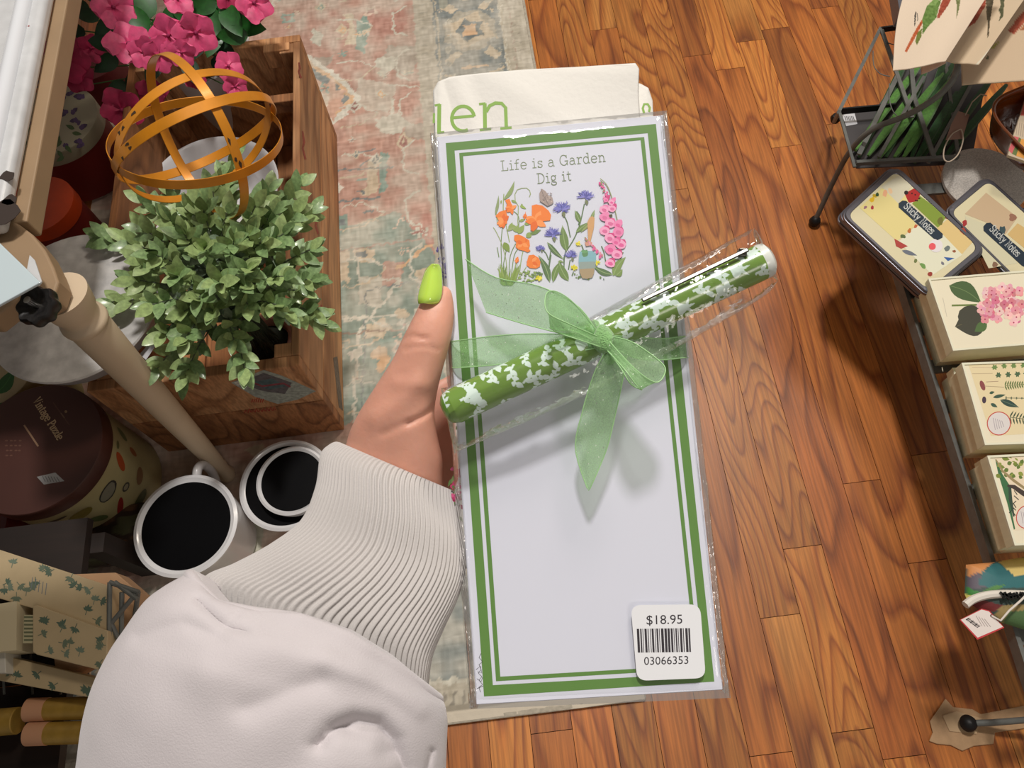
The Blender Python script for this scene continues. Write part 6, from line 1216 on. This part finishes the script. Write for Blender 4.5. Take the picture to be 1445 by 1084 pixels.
ribbon('ribbon_band', [(862, 474, .021), (900, 476, .015), (935, 478, .008), (962, 475, .0035), (970, 475, -.004)], [(866, 492, .021), (900, 506, .014), (935, 508, .007), (964, 505, .0035), (973, 505, -.004)], seed=4)
ribbon('bow_loop', [(848, 474, .022), (812, 430, .026), (786, 412, .028), (771, 415, .030), (772, 440, .034), (800, 456, .036), (846, 476, .026)], [(850, 488, .022), (812, 468, .024), (786, 466, .026), (776, 462, .028), (788, 470, .032), (812, 478, .034), (848, 490, .026)], 60, seed=5)
ribbon('bow_loop', [(856, 474, .022), (890, 482, .026), (925, 505, .030), (939, 522, .032), (926, 540, .035), (895, 520, .036), (858, 480, .026)], [(856, 492, .022), (876, 520, .026), (890, 542, .030), (905, 550, .032), (900, 546, .036), (880, 520, .036), (856, 494, .026)], 60, seed=6)
kn_ = HP(851, 479, .021); V = []
n_, m_ = 18, 24
for i in range(n_ + 1):
    for k in range(m_):
        a, b = math.pi * i / n_, 2 * math.pi * k / m_; w = 1 + .18 * math.sin(b * 4 + a * 3); V.append(kn_ + pax * (.0042 * math.cos(a)) + pv * (.0050 * math.sin(a) * math.cos(b) * w) + PNn * (.0040 * math.sin(a) * math.sin(b) * w))
mk('knot', V, [(i * m_ + k, i * m_ + (k + 1) % m_, (i + 1) * m_ + (k + 1) % m_, (i + 1) * m_ + k) for i in range(n_) for k in range(m_)], M('green_organza_knot', (134, 188, 114), .45, sheen=.6, bump=(1500, 1)), rb)
mk('ribbon_wrap', *tube([kn_ + (pv * math.cos(a) + PNn * math.sin(a)) * .0078 - PNn * .0068 + pax * (.0006 * math.sin(3 * a)) for a in [k * math.pi / 16 for k in range(33)]], .0011, 8), M('green_organza_knot'), rb)

# ================================================================== PERSON: hand, thumbnail, sweatshirt sleeve
SKIN = M('skin', (216, 158, 136), .5, var=(70, .10), bump=(650, .25, .0004), sss=.25)
def px_rings(secs, n, m=40, pw=2.0):
    """rings between left/right photo outline points at a camera depth; section = (lx,ly,rx,ry,depth,thickness ratio)"""
    out = []
    for q in spline(secs, n):
        L_, R__ = D(q[0], q[1], q[4]), D(q[2], q[3], q[4]); c = (L_ + R__) / 2; e = (R__ - L_) / 2; w = -(c - C0).normalized(); w = (w - e * (w.dot(e) / e.length_squared)).normalized() * e.length * q[5]; ring = []
        for k in range(m):
            a = 2 * math.pi * k / m; ca, sa = math.cos(a), math.sin(a); p_ = 2 / pw
            ring.append(c + e * (abs(ca) ** p_ * (1 if ca > 0 else -1)) + w * (abs(sa) ** p_ * (1 if sa > 0 else -1)))
        out.append(ring)
    return out
def loft(rings, caps=True):
    m = len(rings[0]); V = [v for r_ in rings for v in r_]; n = len(rings)
    Fc = [(i * m + k, (i + 1) * m + k, (i + 1) * m + (k + 1) % m, i * m + (k + 1) % m) for i in range(n - 1) for k in range(m)]
    if caps: Fc += [tuple(range(m)), tuple((n - 1) * m + k for k in range(m))[::-1]]
    return V, Fc
thumb = px_rings([(612, 404, 630, 402, .2960, .5), (600, 412, 636, 408, .2955, .7), (594, 424, 640, 422, .2950, .8), (586, 442, 641, 446, .2945, .86), (575, 464, 638, 472, .2945, .88), (566, 482, 632, 496, .295, .9), (556, 504, 624, 524, .296, .88), (540, 530, 617, 554, .298, .85), (522, 558, 613, 584, .300, .82), (505, 586, 618, 618, .303, .78), (493, 612, 625, 650, .306, .72), (487, 640, 626, 684, .308, .66), (487, 690, 630, 730, .309, .60), (470, 760, 610, 800, .306, .60), (450, 860, 580, 900, .300, .62), (420, 1000, 560, 1050, .292, .66), (390, 1150, 560, 1200, .285, .70)], 70, 44, 2.2)
parts = [loft(thumb)]
palm = px_rings([(500, 600, 560, 700, .318, .5), (580, 560, 630, 710, .3335, .16), (650, 520, 680, 700, .343, .13), (740, 500, 750, 690, .345, .12), (790, 500, 800, 690, .345, .10)], 24, 32, 2.4); parts.append(loft(palm))
for (x0, y0), (x1, y1), (x2, y2), (x3, y3), w_ in (((770, 520), (840, 470), (880, 440), (905, 420), .0083), ((780, 570), (860, 540), (905, 525), (935, 512), .0088), ((780, 625), (860, 610), (908, 600), (940, 594), .0083), ((770, 672), (835, 680), (872, 684), (900, 686), .0070)):
    cv = [Vector(q) for q in spline([tuple(D(x0, y0, .345)), tuple(D(x1, y1, .346)), tuple(D(x2, y2, .341)), tuple(D(x3, y3, .332))], 14)]; parts.append(tube(cv, [w_ * (1 - .22 * (k / 13) ** 2) * (1 + .06 * math.cos(k * 1.35)) for k in range(14)], 16))
    parts.append(lathe(cv[-1], [(0, -.004), (w_ * .76, 0), (w_ * .62, w_ * .45), (w_ * .3, w_ * .72), (0, w_ * .78)], 16, (cv[-1] - cv[-2]).normalized()))
V, Fc = join(*parts); tmp = mk('tmp', V, Fc, SKIN, origin=(0, 0, 0)); md = tmp.modifiers.new('r', 'REMESH'); md.mode = 'VOXEL'; md.voxel_size = .00125; sm_ = tmp.modifiers.new('s', 'SMOOTH'); sm_.iterations = 7; sm_.factor = .6
dg = bpy.context.evaluated_depsgraph_get(); me2 = bpy.data.meshes.new_from_object(tmp.evaluated_get(dg)); V = [tmp.matrix_world @ v.co for v in me2.vertices]; Fc = [tuple(p.vertices) for p in me2.polygons]; bpy.data.objects.remove(tmp)
def sculpt(V, strokes, maxdep=.32):
    for i, v in enumerate(V):
        d_ = (v - C0).dot(FW)
        if d_ > maxdep: continue
        X_, Y_ = proj(v); off = 0
        for pts, w, amt in strokes:
            best = 1e9
            for (x1, y1), (x2, y2) in zip(pts, pts[1:]):
                dx, dy = x2 - x1, y2 - y1; t = max(0, min(1, ((X_ - x1) * dx + (Y_ - y1) * dy) / (dx * dx + dy * dy))); best = min(best, math.hypot(X_ - x1 - dx * t, Y_ - y1 - dy * t))
            if best < w * 3: off += amt * math.exp(-(best / w) ** 2)
        if off: V[i] = v + (v - C0).normalized() * off
    return V
V = sculpt(V, [([(564, 480), (580, 474), (602, 478)], 3.2, .0009), ([(572, 492), (600, 488), (618, 494)], 3, .0004), ([(576, 597), (596, 588), (618, 572)], 4, .0013), ([(540, 612), (576, 597)], 6, .0006), ([(588, 428), (598, 432), (618, 426)], 3, .0006), ([(560, 540), (600, 545)], 10, -.0006), ([(530, 590), (560, 570), (590, 540)], 16, -.0012)], .312)
person = mk('person', V, Fc, SKIN); tag(person, 'person holding the notepad and towel, light grey sweatshirt sleeve and lime green thumbnail', 'person')
# thumbnail
nr = []
nsec = [(607, 372, 617, 371, .2868), (599, 380, 621, 379, .2872), (594, 394, 622, 394, .2866), (590, 408, 622, 411, .2860), (588, 420, 618, 424, .2858), (589.5, 427.5, 611, 427, .2866)]
for q in spline(nsec, 24):
    L_, R__ = D(q[0], q[1], q[4] + .0), D(q[2], q[3], q[4] + .0); row = []
    for k in range(13): t = k / 12 * 2 - 1; c = (L_ + R__) / 2 + (R__ - L_) / 2 * t; row.append(c + FW * (.0034 * t * t) + FW * .0012)
    nr.append(row)
V = [v for r_ in nr for v in r_]; Fc = [(i * 13 + k, i * 13 + k + 1, (i + 1) * 13 + k + 1, (i + 1) * 13 + k) for i in range(23) for k in range(12)]
nb = mk('thumbnail', V, Fc, M('lime_nail_polish', (196, 232, 92), .12, coat=1.0, sss=.1), person, mods=[('SOL', .0010), ('SUB', 1)]); nb['label'] = 'glossy lime green thumbnail'
# cuff
KN = M('knit_ribbing', (190, 186, 184), .92, bump=(1400, .3, .0004), sheen=.25); FLE = M('sweatshirt_fleece', (196, 190, 193), .95, bump=(1700, .3, .0005), sheen=.35, var=(60, .03))
cs = [(492, 634, 640, 706, .3065, .50), (481, 625, 645, 695, .3065, .56), (468, 630, 648, 702, .306, .62), (456, 645, 652, 722, .3045, .66), (449, 690, 657, 765, .300, .66), (430, 736, 653, 812, .296, .62), (388, 768, 641, 852, .292, .58), (335, 795, 624, 890, .288, .52), (290, 815, 608, 932, .285, .48), (288, 850, 602, 985, .283, .46)]
NC, MC = 110, 1100; sp = spline(cs, NC); V = []
base_rings = px_rings(cs, NC, MC, 2.1)
for i, ring in enumerate(base_rings):
    c = sum(ring, Vector()) / MC; t = i / (NC - 1); fade = min(1, max(0, (t - .06) / .08))
    for k, v in enumerate(ring):
        ph = math.sin(2 * math.pi * k * 92 / MC + t * .8); rib = (abs(ph) ** .6 * (1 if ph > 0 else -1)) * .00052 * fade
        und = .0010 * mnoise.noise(Vector((k / MC * 9, t * 3.2, 1.7))) + .0010 * math.exp(-((t - .55) / .13) ** 2) * math.sin(k / MC * 18)
        V.append(v + (v - c).normalized() * (rib + und * fade))
Fc = [(i * MC + k, (i + 1) * MC + k, (i + 1) * MC + (k + 1) % MC, i * MC + (k + 1) % MC) for i in range(NC - 1) for k in range(MC)]
slv_s = [(300, 824, 604, 972, .268, .42), (284, 822, 610, 980, .262, .52), (274, 812, 615, 985, .262, .56), (262, 818, 620, 990, .262, .58), (236, 834, 623, 996, .262, .62), (212, 855, 625, 1004, .262, .66), (186, 895, 627, 1020, .262, .70), (168, 925, 626, 1045, .262, .74), (148, 970, 625, 1078, .262, .76), (135, 1020, 624, 1110, .262, .77), (126, 1084, 622, 1170, .262, .78), (112, 1180, 612, 1270, .262, .8), (90, 1300, 600, 1400, .262, .8)]
slv = px_rings(slv_s, 130, 200, 2.1)
for i, ring in enumerate(slv):
    t = i / 129; fo = math.exp(-(max(0, t - .16) / .10) ** 2); a0, b0 = ring[100], ring[0]; ch = b0 - a0
    nrm = ch.cross(FW).normalized(); nrm = -nrm if nrm.dot(UP) > 0 else nrm
    for k, v in enumerate(ring):
        if not (0 < k < 100): continue
        s_c = (v - a0).dot(ch) / ch.length_squared; dl = np.interp(s_c, [0, .08, .18, .30, .45, .62, .8, .92, 1], [0, 12, 26, 10, -16, -24, -17, -6, 0]); ring[k] = v + nrm * (dl * .24 / FPX * fo * min(1, math.sin(math.pi * k / 100) * 2.2))
rim_pts = [v.copy() for v in slv[26]]
Vs, Fs = loft(slv, False)
Vs = [v + (v - C0).normalized() * (.0012 * mnoise.noise(v * 28) + .0007 * mnoise.noise(v * 70)) for v in Vs]
Vs = sculpt(Vs, [([(280, 850), (320, 888), (345, 892)], 7, .0022), ([(322, 880), (336, 868)], 6, .0012),
    ([(450, 1050), (470, 1026), (500, 1012), (535, 1018), (556, 1042), (566, 1080), (566, 1130)], 11, .0042), ([(490, 1030), (535, 1036), (545, 1060)], 15, .0040), ([(430, 1120), (480, 1085), (520, 1090)], 26, -.0020), ([(606, 1058), (600, 1084), (590, 1110)], 4, .002), ([(300, 940), (400, 910), (500, 930)], 40, -.003), ([(460, 930), (540, 960), (590, 1000)], 14, -.0016), ([(350, 1000), (450, 960)], 18, .0016), ([(200, 900), (260, 880), (310, 900)], 12, .0012), ([(300, 835), (286, 818)], 6, -.0012)], .30)
so = mk('sweatshirt_sleeve', Vs, Fs, FLE, person, mods=[('SOL', .0022)])
mk('ribbed_cuff', V, Fc, KN, so)
mk('sleeve_seam', *tube([v + (v - C0).normalized() * .0010 for v in rim_pts[::2]], .0021, 10, closed=True), FLE, so)
sp_ = [tuple(D(x, y, d_)) for x, y, d_ in ((284, 838, .236), (304, 858, .2305), (332, 876, .226), (380, 880, .2225), (440, 884, .2215), (510, 908, .2230), (570, 948, .228), (606, 984, .240))]
#@@NEXT
